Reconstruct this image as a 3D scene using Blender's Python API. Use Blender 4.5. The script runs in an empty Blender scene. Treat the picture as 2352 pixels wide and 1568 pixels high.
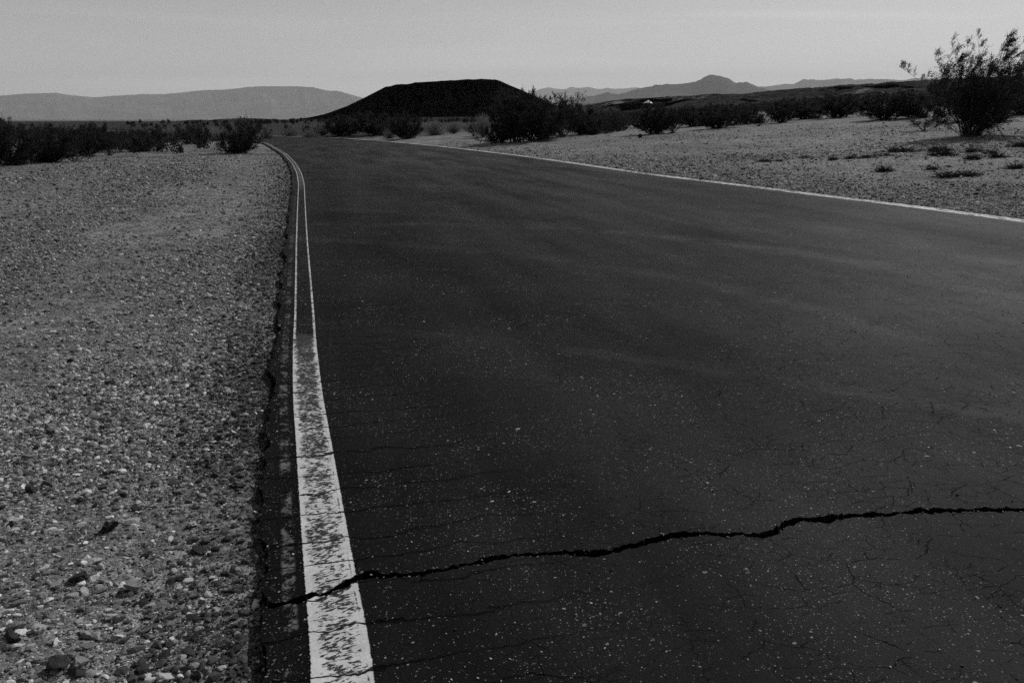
import bpy, math, random
import numpy as np
from mathutils import Vector

R = math.radians
scene = bpy.context.scene
COL = scene.collection
rng = np.random.default_rng(11)
random.seed(11)

# ------------------------------------------------------------------ camera
F = 1829.0            # focal length in pixels of a 2352 px wide frame (28 mm)
PITCH = math.atan(509.0 / F)
CH = 1.5              # eye height above the asphalt
cam_d = bpy.data.cameras.new("camera")
cam_d.sensor_width = 36.0
cam_d.lens = 28.0
cam_d.clip_start = 0.05
cam_d.clip_end = 600000
cam = bpy.data.objects.new("camera", cam_d)
COL.objects.link(cam)
cam.location = (0, 0, CH)
cam.rotation_euler = (math.pi / 2 - PITCH, 0, 0)
scene.camera = cam


def ray(px, py):
    u = (px - 1176.0) / F
    v = (784.0 - py) / F
    c, s = math.cos(PITCH), math.sin(PITCH)
    return np.array([u, c + v * s, -s + v * c])


def gp(px, py, z=0.0):
    d = ray(px, py)
    t = (z - CH) / d[2]
    return np.array([d[0] * t, d[1] * t])


# ------------------------------------------------------------------ noise
def _hash(ix, iy, seed):
    h = (ix.astype(np.int64) * 374761393 + iy.astype(np.int64) * 668265263 + seed * 982451653) & 0xFFFFFFFF
    h = ((h ^ (h >> 13)) * 1274126177) & 0xFFFFFFFF
    h = h ^ (h >> 16)
    return (h & 0xFFFFFF) / float(0xFFFFFF)


def vnoise(x, y, seed=0):
    x = np.asarray(x, float); y = np.asarray(y, float)
    ix = np.floor(x); iy = np.floor(y)
    fx = x - ix; fy = y - iy
    fx = fx * fx * fx * (fx * (fx * 6 - 15) + 10); fy = fy * fy * fy * (fy * (fy * 6 - 15) + 10)
    a = _hash(ix, iy, seed); b = _hash(ix + 1, iy, seed)
    c = _hash(ix, iy + 1, seed); d = _hash(ix + 1, iy + 1, seed)
    return (a + (b - a) * fx) * (1 - fy) + (c + (d - c) * fx) * fy


def fbm(x, y, seed=0, octv=4, gain=0.5):
    x = np.asarray(x, float); y = np.asarray(y, float)
    r = 0; amp = 1; tot = 0
    for k in range(octv):
        r = r + amp * vnoise(x * 2 ** k + k * 17.3, y * 2 ** k - k * 9.1, seed + k)
        tot += amp; amp *= gain
    return r / tot * 2 - 1


def ridged(x, y, seed=0, octv=4):
    r = 0; amp = 1; tot = 0
    for k in range(octv):
        r = r + amp * (1 - np.abs(vnoise(x * 2 ** k + k * 7.7, y * 2 ** k + k * 3.1, seed + k) * 2 - 1))
        tot += amp; amp *= 0.5
    return r / tot


def sstep(a, b, x):
    t = np.clip((x - a) / (b - a), 0, 1)
    return t * t * (3 - 2 * t)


# ------------------------------------------------------------------ road plan (all in metres on the ground)
def smooth_line(pts, ext_near, ext_far, n=700, sm=9):
    P = np.array([gp(*p) for p in pts])
    P = P[np.argsort(P[:, 1])]
    P = np.vstack([np.array(ext_near), P, np.array(ext_far)])
    d = np.r_[0, np.cumsum(np.hypot(*np.diff(P, axis=0).T))]
    off = 3.0
    u = np.linspace(math.log(off), math.log(d[-1] + off), n)
    s = np.exp(u) - off
    X = np.interp(s, d, P[:, 0]); Y = np.interp(s, d, P[:, 1])
    k = np.hanning(sm * 2 + 1); k /= k.sum()
    Xp = np.pad(X, sm, mode='reflect', reflect_type='odd'); Yp = np.pad(Y, sm, mode='reflect', reflect_type='odd')
    return np.c_[np.convolve(Xp, k, 'valid'), np.convolve(Yp, k, 'valid')]


def offset(L, w):
    T = np.gradient(L, axis=0)
    T /= np.linalg.norm(T, axis=1)[:, None] + 1e-9
    N = np.c_[T[:, 1], -T[:, 0]]          # to the right of travel
    w = np.asarray(w)
    return L + N * (w[:, None] if w.ndim else w)


LEFT = smooth_line([(719, 1568), (704, 1409), (692, 1239), (682, 1069), (678, 1000), (672, 922), (672, 787), (675, 745), (677, 671),
                    (679, 564), (682, 485), (685, 423), (681, 398), (670, 375), (650, 353), (609, 329)],
                   [(0.62, -4.0)], [(-21.5, 66.0), (-34, 84), (-70, 118), (-130, 150)])
RIGHT = smooth_line([(2352, 507), (2100, 474), (1900, 450), (1700, 425), (1500, 401), (1300, 372), (1190, 357), (1080, 344), (1000, 335), (890, 325),
                     (770, 316)],
                    [(13.6, -4.0), (10.4, 5.0)], [(-18.6, 73.5), (-30, 88), (-64, 124), (-122, 160)])
LINE_W = 0.162
lw = np.interp(LEFT[:, 1], [0, 2, 6, 12, 80], [.178, .175, .158, .15, .15])
sL = np.r_[0, np.cumsum(np.hypot(*np.diff(LEFT, axis=0).T))]
sR = np.r_[0, np.cumsum(np.hypot(*np.diff(RIGHT, axis=0).T))]
# asphalt edge: ragged, about 13 cm outside the line
EL_base = offset(LEFT, -0.125)
# resample finely near
def resample(L, step0, grow):
    d = np.r_[0, np.cumsum(np.hypot(*np.diff(L, axis=0).T))]
    s = [0.0]
    while s[-1] < d[-1]:
        y = np.interp(s[-1], d, L[:, 1])
        s.append(s[-1] + step0 + grow * max(0, y - 2))
    s = np.array(s[:-1])
    return np.c_[np.interp(s, d, L[:, 0]), np.interp(s, d, L[:, 1])], s


EL, sEL = resample(EL_base, 0.012, 0.004)
jit = 0.05 * fbm(sEL * 1.3, sEL * 0 + 3.3, 5, 3) + 0.03 * fbm(sEL * 8, sEL * 0 + 1.3, 6, 3) + 0.008 * fbm(sEL * 45, sEL * 0, 8, 2)
EL = offset(EL, jit)
ER_base = offset(RIGHT, 0.135)
ER, sER = resample(ER_base, 0.03, 0.004)
ER = offset(ER, 0.02 * fbm(sER * 1.7, sER * 0 + 8, 15, 4))

# distance to road edges (signed, >0 outside)
def side_dist(L, x, y):
    """signed distance to polyline, positive on the right of travel"""
    x = np.asarray(x, float).ravel(); y = np.asarray(y, float).ravel()
    best = np.full(x.shape, 1e30); sgn = np.zeros(x.shape)
    A = L[::12]
    if not np.allclose(A[-1], L[-1]):
        A = np.vstack([A, L[-1]])
    ext0 = A[0] - (A[1] - A[0]) / np.linalg.norm(A[1] - A[0]) * 400
    ext1 = A[-1] + (A[-1] - A[-2]) / np.linalg.norm(A[-1] - A[-2]) * 90000
    A = np.vstack([ext0, A, ext1])
    for i in range(len(A) - 1):
        ax, ay = A[i]; bx, by = A[i + 1]
        dx, dy = bx - ax, by - ay
        l2 = dx * dx + dy * dy
        t = np.clip(((x - ax) * dx + (y - ay) * dy) / l2, 0, 1)
        ex = x - ax - t * dx; ey = y - ay - t * dy
        d2 = ex * ex + ey * ey
        cr = dx * ey - dy * ex
        m = d2 < best
        best = np.where(m, d2, best)
        sgn = np.where(m, np.where(cr > 0, -1.0, 1.0), sgn)
    return np.sqrt(best) * sgn


def ground_h(x, y, detail=True):
    x = np.asarray(x, float); shp = x.shape
    x = x.ravel(); y = np.asarray(y, float).ravel()
    r = np.hypot(x, y) + 1e-6
    dl = -side_dist(EL_base, x, y)
    dr = side_dist(ER_base, x, y)
    und = 0.035 * fbm(x / 2.3, y / 2.3, 21, 3) + 0.05 * fbm(x / 9, y / 9, 25, 2)
    fine = 0.012 * fbm(x / 0.35, y / 0.35, 31, 3) if detail else 0
    near_fade = 1 - sstep(80, 200, r)
    # left shoulder: drops off the asphalt, then comes back up
    hl = -0.045 + 0.035 * sstep(0.1, 1.6, dl) + und * sstep(.1, 2, dl) * near_fade + fine * sstep(0, .3, dl) * near_fade
    hl = hl + 0.10 * sstep(200, 60, r) * sstep(10, 30, dl) * fbm(x / 14, y / 14, 77, 3)
    cap = 1.15 + 5.0 * sstep(0.08, 0.5, x / r)
    rise = 0.071 * np.maximum(dr - 0.4, 0)
    rise = cap * (1 - np.exp(-rise / cap * 1.08))
    rise = rise * (1 - sstep(150, 420, r))
    hr = -0.04 + rise + und * sstep(.1, 2, dr) * near_fade + fine * sstep(0, .3, dr) * near_fade
    inside = -0.16 + 0.08 * sstep(-0.25, -0.02, np.maximum(dl, dr))
    h = np.where(dl > 0, hl, np.where(dr > 0, hr, np.minimum(inside, -0.085)))
    return h.reshape(shp)


def hit(px, py, rmax=110.0):
    """walk down the sight line to the ground: the place where that thing stands"""
    d = ray(px, py)
    d = d / math.hypot(d[0], d[1])
    t = np.concatenate([np.arange(1.5, 40, 0.02), np.arange(40, rmax, 0.1)])
    X = d[0] * t; Y = d[1] * t; Z = CH + d[2] * t
    H = ground_h(X, Y)
    k = np.argmax(Z <= H)
    if Z[k] > H[k]:
        k = len(t) - 1
    return float(X[k]), float(Y[k]), float(H[k]), float(t[k])


# ------------------------------------------------------------------ mesh helpers
def mesh_np(name, verts, faces, mat=None, smooth=False, attrs=None, mat_idx=None):
    """faces: array (n,3|4) or list of such arrays"""
    me = bpy.data.meshes.new(name)
    verts = np.asarray(verts, np.float32)
    fl = faces if isinstance(faces, list) else [faces]
    fl = [np.asarray(f, np.int32) for f in fl if len(f)]
    loops = np.concatenate([f.ravel() for f in fl])
    tot = np.concatenate([np.full(len(f), f.shape[1], np.int32) for f in fl])
    start = np.r_[0, np.cumsum(tot)[:-1]].astype(np.int32)
    me.vertices.add(len(verts)); me.vertices.foreach_set("co", verts.ravel())
    me.loops.add(len(loops)); me.loops.foreach_set("vertex_index", loops)
    me.polygons.add(len(tot)); me.polygons.foreach_set("loop_start", start)
    me.update(calc_edges=True)
    me.polygons.foreach_set("use_smooth", np.full(len(tot), smooth, bool))
    for k, a in (attrs or {}).items():
        at = me.attributes.new(k, 'FLOAT', 'POINT')
        at.data.foreach_set("value", np.asarray(a, np.float32))
    if mat:
        me.materials.append(mat)
    me.update()
    return me


def link(name, me, parent=None, loc=None):
    o = bpy.data.objects.new(name, me)
    COL.objects.link(o)
    if parent is not None:
        o.parent = parent
    if loc is not None:
        o.location = loc
    return o


def tag(o, label, cat, group=None):
    o["label"] = label; o["category"] = cat
    if group:
        o["group"] = group
    return o


def struct(o, kind='structure'):
    o["kind"] = kind
    return o


def grid_faces(nu, nv, wrap=False):
    i = np.arange(nu - (0 if wrap else 1)); j = np.arange(nv - 1)
    I, J = np.meshgrid(i, j, indexing='ij')
    a = (I * nv + J).ravel(); b = (((I + 1) % nu) * nv + J).ravel()
    return np.c_[a, b, b + 1, a + 1]


# ------------------------------------------------------------------ material helpers
class NT:
    def __init__(self, name):
        self.m = bpy.data.materials.new(name)
        self.m.use_nodes = True
        self.t = self.m.node_tree
        self.t.nodes.clear()
        self.out = self.t.nodes.new("ShaderNodeOutputMaterial")

    def n(self, typ, **kw):
        nd = self.t.nodes.new(typ)
        for k, v in kw.items():
            setattr(nd, k, v)
        return nd

    def l(self, a, b):
        self.t.links.new(a, b)

    def val(self, sock, v):
        if hasattr(v, "is_linked") or isinstance(v, bpy.types.NodeSocket):
            self.l(v, sock)
        else:
            sock.default_value = v

    def math(self, op, a, b=0.0, c=None, clamp=False):
        nd = self.n("ShaderNodeMath", operation=op)
        nd.use_clamp = clamp
        self.val(nd.inputs[0], a); self.val(nd.inputs[1], b)
        if c is not None:
            self.val(nd.inputs[2], c)
        return nd.outputs[0]

    def ramp(self, x, a, b, va=0.0, vb=1.0):
        nd = self.n("ShaderNodeMapRange", interpolation_type='SMOOTHSTEP')
        self.val(nd.inputs[0], x); nd.inputs[1].default_value = a; nd.inputs[2].default_value = b
        nd.inputs[3].default_value = va; nd.inputs[4].default_value = vb
        return nd.outputs[0]

    def lin(self, x, a, b, va=0.0, vb=1.0):
        nd = self.n("ShaderNodeMapRange")
        self.val(nd.inputs[0], x); nd.inputs[1].default_value = a; nd.inputs[2].default_value = b
        nd.inputs[3].default_value = va; nd.inputs[4].default_value = vb
        return nd.outputs[0]

    def mix(self, f, a, b):
        nd = self.n("ShaderNodeMix", data_type='FLOAT')
        self.val(nd.inputs[0], f); self.val(nd.inputs[2], a); self.val(nd.inputs[3], b)
        return nd.outputs[0]

    def noise(self, vec, scale, detail=4, rough=0.55, dist=0.0):
        nd = self.n("ShaderNodeTexNoise")
        if vec is not None:
            self.l(vec, nd.inputs["Vector"])
        nd.inputs["Scale"].default_value = scale; nd.inputs["Detail"].default_value = detail
        nd.inputs["Roughness"].default_value = rough; nd.inputs["Distortion"].default_value = dist
        return nd.outputs[0]

    def noisec(self, vec, scale, detail=2):
        nd = self.n("ShaderNodeTexNoise")
        self.l(vec, nd.inputs["Vector"])
        nd.inputs["Scale"].default_value = scale; nd.inputs["Detail"].default_value = detail
        return nd.outputs[1]

    def voro(self, vec, scale, feature='F1', dims='3D', rand=1.0):
        nd = self.n("ShaderNodeTexVoronoi", feature=feature, voronoi_dimensions=dims)
        self.l(vec, nd.inputs["Vector"])
        nd.inputs["Scale"].default_value = scale
        nd.inputs["Randomness"].default_value = rand
        return nd

    def pos(self):
        return self.n("ShaderNodeNewGeometry").outputs["Position"]

    def vadd(self, a, b):
        nd = self.n("ShaderNodeVectorMath", operation='ADD')
        self.l(a, nd.inputs[0]); self.val(nd.inputs[1], b)
        return nd.outputs[0]

    def vscale(self, a, s):
        nd = self.n("ShaderNodeVectorMath", operation='SCALE')
        self.l(a, nd.inputs[0]); self.val(nd.inputs[3], s)
        return nd.outputs[0]

    def vmul(self, a, v):
        nd = self.n("ShaderNodeVectorMath", operation='MULTIPLY')
        self.l(a, nd.inputs[0]); nd.inputs[1].default_value = v
        return nd.outputs[0]

    def sep(self, v):
        nd = self.n("ShaderNodeSeparateXYZ"); self.l(v, nd.inputs[0])
        return nd.outputs

    def comb(self, x, y, z=0.0):
        nd = self.n("ShaderNodeCombineXYZ")
        self.val(nd.inputs[0], x); self.val(nd.inputs[1], y); self.val(nd.inputs[2], z)
        return nd.outputs[0]

    def attr(self, name):
        return self.n("ShaderNodeAttribute", attribute_name=name).outputs["Fac"]

    def grey(self, v):
        nd = self.n("ShaderNodeCombineColor")
        for i in range(3):
            self.val(nd.inputs[i], v)
        return nd.outputs[0]

    def bump(self, h, strength, dist):
        nd = self.n("ShaderNodeBump")
        nd.inputs["Strength"].default_value = strength; nd.inputs["Distance"].default_value = dist
        self.l(h, nd.inputs["Height"])
        return nd.outputs[0]

    def bsdf(self, v, rough=0.8, spec=0.3, normal=None):
        nd = self.n("ShaderNodeBsdfPrincipled")
        if isinstance(v, bpy.types.NodeSocket):
            self.l(self.grey(v), nd.inputs["Base Color"])
        else:
            nd.inputs["Base Color"].default_value = (v, v, v, 1)
        self.val(nd.inputs["Roughness"], rough)
        nd.inputs["Specular IOR Level"].default_value = spec
        if normal is not None:
            self.l(normal, nd.inputs["Normal"])
        return nd.outputs[0]

    def done(self, s):
        self.l(s, self.out.inputs[0])
        return self.m


# road frame (t across from the edge line, s along it)
RD = np.array([-0.262, 1.0]); RD /= np.linalg.norm(RD)


def road_ts(m, p):
    x, y, _ = m.sep(p)
    t = m.math('ADD', m.math('MULTIPLY', m.math('ADD', x, 0.47), float(RD[1])), m.math('MULTIPLY', m.math('ADD', y, -1.87), float(-RD[0])))
    s = m.math('ADD', m.math('MULTIPLY', x, float(RD[0])), m.math('MULTIPLY', y, float(RD[1])))
    return t, s


def fine_cracks(m, p):
    """0..1 mask of hairline cracks: cross cracks at the edge, random web on the right"""
    t, s = road_ts(m, p)
    wob = m.noise(p, 3.0, 4, 0.6)
    wob2 = m.noise(p, 30.0, 2, 0.6)
    s2 = m.math('ADD', s, m.math('ADD', m.math('MULTIPLY', wob, 0.20), m.math('MULTIPLY', wob2, 0.02)))
    ph = m.math('ADD', m.math('MULTIPLY', s2, 5.2), m.math('MULTIPLY', m.noise(m.comb(0.0, m.math('MULTIPLY', s, 2.3)), 1.0, 2), 0.95))
    ph = m.math('ADD', ph, m.math('MULTIPLY', m.noise(m.comb(m.math('MULTIPLY', t, 1.5), m.math('MULTIPLY', s, 4.0)), 1.0, 3), 0.35))
    fr = m.math('ABSOLUTE', m.math('SUBTRACT', m.math('FRACT', ph), 0.5))
    seg = m.ramp(m.noise(m.comb(m.math('MULTIPLY', t, 2.2), m.math('MULTIPLY', s, 5.0), 3.0), 1.0, 2), 0.32, 0.50)
    wdt = m.math('ADD', m.math('MULTIPLY', seg, 0.030), 0.0005)
    line = m.ramp(m.math('DIVIDE', fr, wdt), 0.7, 1.25, 1, 0)
    fade = m.ramp(m.math('ADD', t, m.math('MULTIPLY', m.noise(p, 1.4, 2), 1.2)), 0.75, 1.7, 1, 0.0)
    a = m.math('MULTIPLY', line, fade)
    wv = m.vadd(p, m.vscale(m.noisec(p, 11.0, 4), 0.075))
    v2 = m.voro(m.vmul(wv, (0.85, 1.35, 1.0)), 4.6, 'DISTANCE_TO_EDGE', '2D')
    l2 = m.lin(v2.outputs["Distance"], 0.004, 0.015, 0.85, 0)
    f2 = m.math('MULTIPLY', m.ramp(m.noise(p, 3.1, 5, 0.72), 0.48, 0.58), m.lin(s, 3.5, 8.0, 1.0, 0.35))
    f3 = m.ramp(t, 0.6, 2.6, 0.25, 1.0)
    b = m.math('MULTIPLY', m.math('MULTIPLY', l2, f2), f3)
    v3 = m.voro(m.vmul(wv, (0.85, 1.4, 1.0)), 12.0, 'DISTANCE_TO_EDGE', '2D')
    l3 = m.lin(v3.outputs["Distance"], 0.008, 0.03, 0.6, 0)
    f4 = m.ramp(m.noise(p, 4.1, 3, 0.6), 0.50, 0.60)
    c = m.math('MULTIPLY', m.math('MULTIPLY', l3, f4), f3)
    return m.math('MAXIMUM', m.math('MAXIMUM', a, b), c)


def circle3(a, b, c):
    (ax, ay), (bx, by), (cx, cy) = a, b, c
    d = 2 * (ax * (by - cy) + bx * (cy - ay) + cx * (ay - by))
    ux = ((ax * ax + ay * ay) * (by - cy) + (bx * bx + by * by) * (cy - ay) + (cx * cx + cy * cy) * (ay - by)) / d
    uy = ((ax * ax + ay * ay) * (cx - bx) + (bx * bx + by * by) * (ax - cx) + (cx * cx + cy * cy) * (bx - ax)) / d
    return ux, uy, math.hypot(ax - ux, ay - uy)


# tyre scuffs: wide arcs of vehicles turning round on the road
SCUFFS = [circle3(gp(*a), gp(*b), gp(*c)) + (w, k) for a, b, c, w, k in (
    ((760, 752), (1250, 802), (1900, 892), 0.10, 0.0055), ((760, 744), (1250, 792), (1900, 880), 0.05, 0.004), ((1560, 548), (1950, 602), (2352, 690), 0.34, 0.008),
    ((1300, 520), (1800, 575), (2352, 650), 0.35, 0.007), ((1180, 440), (1600, 480), (2100, 560), 0.5, 0.006), ((900, 560), (1300, 600), (1900, 720), 0.25, 0.006))]


def mat_asphalt():
    m = NT("asphalt")
    p = m.pos()
    t, s = road_ts(m, p)
    ts = m.comb(t, m.math('MULTIPLY', s, 0.16))
    broad = m.noise(ts, 0.9, 5, 0.6)
    patch = m.noise(p, 0.35, 4, 0.6)
    fine = m.noise(p, 150.0, 4, 0.75)
    fine2 = m.noise(p, 42.0, 5, 0.75)
    base = m.math('ADD', m.lin(broad, 0.3, 0.7, 0.001, 0.010), m.lin(patch, 0.3, 0.7, -0.002, 0.005))
    # blown dust towards the bend; right-hand side, sun glare painted into the colour
    dust_glare = m.math('ADD', m.lin(s, 6.0, 30.0, 0.0, 0.012), m.lin(t, 1.2, 5.0, 0.0, 0.009))
    base = m.math('ADD', base, m.math('MULTIPLY', dust_glare, m.lin(m.noise(m.comb(m.math('MULTIPLY', t, 1.6), m.math('MULTIPLY', s, 0.22)), 0.8, 5, 0.65), 0.36, 0.64, 0.05, 1.9)))
    arcs = m.math('MULTIPLY', broad, 0.0)
    # dust scuffs left by turning tyres: arcs across the road
    x, y, _ = m.sep(p)
    for cx, cy, rad, wd, amt in SCUFFS:
        dx = m.math('SUBTRACT', x, cx); dy = m.math('SUBTRACT', y, cy)
        d = m.math('SQRT', m.math('ADD', m.math('MULTIPLY', dx, dx), m.math('MULTIPLY', dy, dy)))
        d = m.math('ADD', d, m.math('MULTIPLY', m.noise(p, 0.8, 3), 0.24))
        k = m.lin(m.math('ABSOLUTE', m.math('SUBTRACT', d, rad + 0.12)), 0.0, wd, 1, 0)
        k = m.math('MULTIPLY', k, m.ramp(m.noise(p, 1.1, 5, 0.7), 0.38, 0.62))
        base = m.math('ADD', base, m.math('MULTIPLY', k, amt * 1.7))
        arcs = m.math('ADD', arcs, m.math('MULTIPLY', k, amt))
    base = m.math('MULTIPLY', base, m.lin(fine, 0.3, 0.7, 0.15, 1.85))
    base = m.math('MULTIPLY', base, m.lin(fine2, 0.3, 0.7, 0.55, 1.45))
    # exposed pale aggregate
    h = base
    clus = m.ramp(m.noise(p, 1.3, 4, 0.65), 0.36, 0.66, 0.0, 1.0)
    for sc, thr, rmin, amt in ((72.0, 0.28, 0.935, 0.24), (150.0, 0.38, 0.88, 0.17), (34.0, 0.21, 0.976, 0.28), (18.0, 0.15, 0.987, 0.28)):
        v = m.voro(m.vadd(p, m.vscale(m.noisec(p, sc * 1.5, 1), 0.75 / sc)), sc, 'F1', '2D')
        r_, g_, b_ = m.n("ShaderNodeSeparateColor"), None, None
        m.l(v.outputs["Color"], r_.inputs[0])
        pick = m.math('GREATER_THAN', m.math('ADD', r_.outputs[0], m.math('MULTIPLY', m.math('SUBTRACT', clus, 0.5), 0.16)), rmin)
        siz = m.math('MULTIPLY', r_.outputs[1], thr)
        dot = m.math('LESS_THAN', v.outputs["Distance"], siz)
        k = m.math('MULTIPLY', pick, dot)
        h = m.mix(k, h, m.math('MULTIPLY', m.math('ADD', r_.outputs[2], 0.25), amt))
    ck = fine_cracks(m, p)
    h = m.mix(m.math('MULTIPLY', ck, 0.93), h, 0.002)
    hh = m.math('SUBTRACT', m.math('ADD', m.math('MULTIPLY', fine, 0.5), m.math('MULTIPLY', fine2, 0.6)), m.math('MULTIPLY', ck, 2.5))
    nb = m.bump(hh, 0.8, 0.0065)
    rough = m.lin(fine2, 0.3, 0.7, 0.55, 0.78)
    gl = m.n("ShaderNodeBsdfAnisotropic" if False else "ShaderNodeBsdfGlossy")
    gl.inputs["Roughness"].default_value = 0.44
    gl.inputs["Color"].default_value = (1, 1, 1, 1)
    m.l(nb, gl.inputs["Normal"])
    mx = m.n("ShaderNodeMixShader")
    shine = m.math('ADD', m.lin(broad, 0.34, 0.66, 0.0012, 0.0098), m.lin(patch, 0.36, 0.64, -0.002, 0.004))
    shine = m.math('MULTIPLY', m.math('ADD', m.math('MULTIPLY', shine, 0.68), m.math('MULTIPLY', arcs, 0.6)), m.math('SUBTRACT', 1.0, ck))
    m.l(m.math('MAXIMUM', shine, 0.0), mx.inputs[0])
    m.l(m.bsdf(h, rough, 0.022, nb), mx.inputs[1]); m.l(gl.outputs[0], mx.inputs[2])
    return m.done(mx.outputs[0])


def mat_paint(worn=True):
    m = NT("road_paint" if worn else "road_paint_clean")
    p = m.pos()
    u = m.attr("across"); v = m.attr("along")
    t, s = road_ts(m, p)
    cen = m.math('SUBTRACT', 1.0, m.math('ABSOLUTE', m.math('MULTIPLY', m.math('SUBTRACT', u, 0.5), 2.0)))   # 0 edge .. 1 centre
    # tears: short, running across the line
    tv = m.comb(m.math('MULTIPLY', m.math('ADD', t, m.math('MULTIPLY', s, 0.12)), 40.0), m.math('ADD', m.math('MULTIPLY', s, 112.0), m.math('MULTIPLY', t, -26.0)))
    tear = m.noise(tv, 1.0, 3, 0.6, 0.4)
    blot = m.noise(p, 30.0, 6, 0.75)
    big = m.noise(p, 5.0, 3, 0.6)
    w = m.math('ADD', m.math('MULTIPLY', tear, 0.52), m.math('MULTIPLY', blot, 0.48))
    w = m.math('ADD', w, m.math('MULTIPLY', m.math('SUBTRACT', big, 0.5), 0.25))
    cen_s = m.ramp(m.math('ADD', cen, m.math('MULTIPLY', m.math('SUBTRACT', m.noise(p, 16.0, 4, 0.7), 0.5), 1.3)), 0.02, 0.46)
    fadez = m.lin(v, 2.4, 5.4, 0.0, 0.085)
    thr = m.math('SUBTRACT', m.math('SUBTRACT', m.mix(cen_s, 0.66, 0.508), fadez), 0.0)
    lost = m.ramp(m.math('SUBTRACT', w, thr), -0.022, 0.03, 0.0, 0.93)
    # from 5.4 m on only the two rims are left, further on the middle comes back
    vj = m.math('ADD', v, m.math('MULTIPLY', m.math('SUBTRACT', m.noise(p, 28.0, 3), 0.5), 0.35))
    mid = m.math('MULTIPLY', m.ramp(vj, 5.2, 5.6), m.ramp(v, 17.0, 27.0, 1.0, 0.0))
    rim = m.math('ADD', m.math('ABSOLUTE', m.math('MULTIPLY', m.math('SUBTRACT', u, 0.5), 2.0)), m.math('MULTIPLY', m.math('SUBTRACT', m.noise(tv, 1.3, 3), 0.5), 0.30))
    inner = m.ramp(rim, 0.74, 0.80, 1.0, 0.0)
    scr = m.ramp(tear, 0.60, 0.70, 1.0, 0.55)
    lost2 = m.math('MULTIPLY', m.math('MULTIPLY', mid, inner), scr)
    edge = m.ramp(m.math('ADD', cen, m.math('MULTIPLY', m.math('SUBTRACT', m.noise(p, 90.0, 3, 0.7), 0.5), 0.16)), 0.01, 0.05, 1.0, 0.0)
    dash = m.math('MULTIPLY', m.ramp(m.math('ABSOLUTE', m.math('SUBTRACT', u, 0.90)), 0.008, 0.022, 1.0, 0.0), m.ramp(m.noise(p, 70.0, 3, 0.7), 0.44, 0.54))
    edge = m.math('MAXIMUM', edge, m.math('MULTIPLY', dash, m.math('MULTIPLY', m.ramp(m.noise(p, 6.0, 3), 0.42, 0.58), m.ramp(v, 3.0, 4.5, 0.9, 0.0))))
    L = m.math('MAXIMUM', m.math('MAXIMUM', lost, lost2), edge)
    L = m.math('MAXIMUM', L, m.math('MULTIPLY', fine_cracks(m, p), 0.97), clamp=True)
    col = m.lin(m.noise(p, 120.0, 4, 0.7), 0.3, 0.7, 0.46, 0.66)
    col = m.math('MULTIPLY', col, m.lin(m.noise(p, 7.0, 3, 0.6), 0.3, 0.7, 0.85, 1.1))
    sh = m.bsdf(col, 0.7, 0.2)
    tr = m.n("ShaderNodeBsdfTransparent").outputs[0]
    mx = m.n("ShaderNodeMixShader"); m.l(L, mx.inputs[0]); m.l(sh, mx.inputs[1]); m.l(tr, mx.inputs[2])
    return m.done(mx.outputs[0])


def mat_old_paint():
    m = NT("faded_paint")
    p = m.pos()
    blot = m.noise(p, 14.0, 6, 0.75)
    big = m.noise(p, 2.6, 3, 0.6)
    u = m.attr("across"); v = m.attr("along")
    cen = m.math('SUBTRACT', 1.0, m.math('ABSOLUTE', m.math('MULTIPLY', m.math('SUBTRACT', u, 0.5), 2.0)))
    k = m.ramp(m.math('ADD', m.math('MULTIPLY', blot, 0.7), m.math('MULTIPLY', big, 0.4)), 0.53, 0.64, 0.0, 0.42)
    k = m.math('MULTIPLY', k, m.ramp(cen, 0.0, 0.5))
    k = m.math('MULTIPLY', k, m.math('SUBTRACT', 1.0, fine_cracks(m, p)))
    k = m.math('MULTIPLY', k, m.lin(v, 3.0, 12.0, 1.0, 0.35))
    sh = m.bsdf(0.32, 0.8, 0.1)
    tr = m.n("ShaderNodeBsdfTransparent").outputs[0]
    mx = m.n("ShaderNodeMixShader"); m.l(k, mx.inputs[0]); m.l(tr, mx.inputs[1]); m.l(sh, mx.inputs[2])
    return m.done(mx.outputs[0])


def mat_ground():
    m = NT("gravel_ground")
    p = m.pos()
    big = m.noise(p, 0.22, 5, 0.62)
    mid = m.noise(p, 1.6, 5, 0.6)
    fine = m.noise(p, 40.0, 4, 0.7)
    base = m.lin(mid, 0.3, 0.7, 0.105, 0.205)
    base = m.math('ADD', base, m.lin(big, 0.35, 0.65, -0.035, 0.05))
    base = m.math('MULTIPLY', base, m.lin(fine, 0.25, 0.75, 0.6, 1.4))
    v = m.voro(p, 45.0, 'F1')
    sc = m.n("ShaderNodeSeparateColor"); m.l(v.outputs["Color"], sc.inputs[0])
    base = m.math('MULTIPLY', base, m.lin(sc.outputs[0], 0, 1, 0.55, 1.45))
    v2 = m.voro(m.vmul(p, (1, 1, .5)), 9.0, 'F1')
    sc2 = m.n("ShaderNodeSeparateColor"); m.l(v2.outputs["Color"], sc2.inputs[0])
    base = m.math('MULTIPLY', base, m.lin(sc2.outputs[0], 0, 1, 0.72, 1.28))
    base = m.mix(m.attr("scrubby"), base, m.math('MULTIPLY', base, 0.16))
    h = m.math('ADD', m.math('MULTIPLY', m.math('SUBTRACT', 1.0, v.outputs["Distance"]), 0.5), m.math('MULTIPLY', fine, 0.8))
    h2 = m.math('MULTIPLY', m.math('SUBTRACT', 1.0, v2.outputs["Distance"]), 2.2)
    nb = m.bump(m.math('ADD', h, h2), 0.9, 0.014)
    return m.done(m.bsdf(base, 0.9, 0.1, nb))


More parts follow.
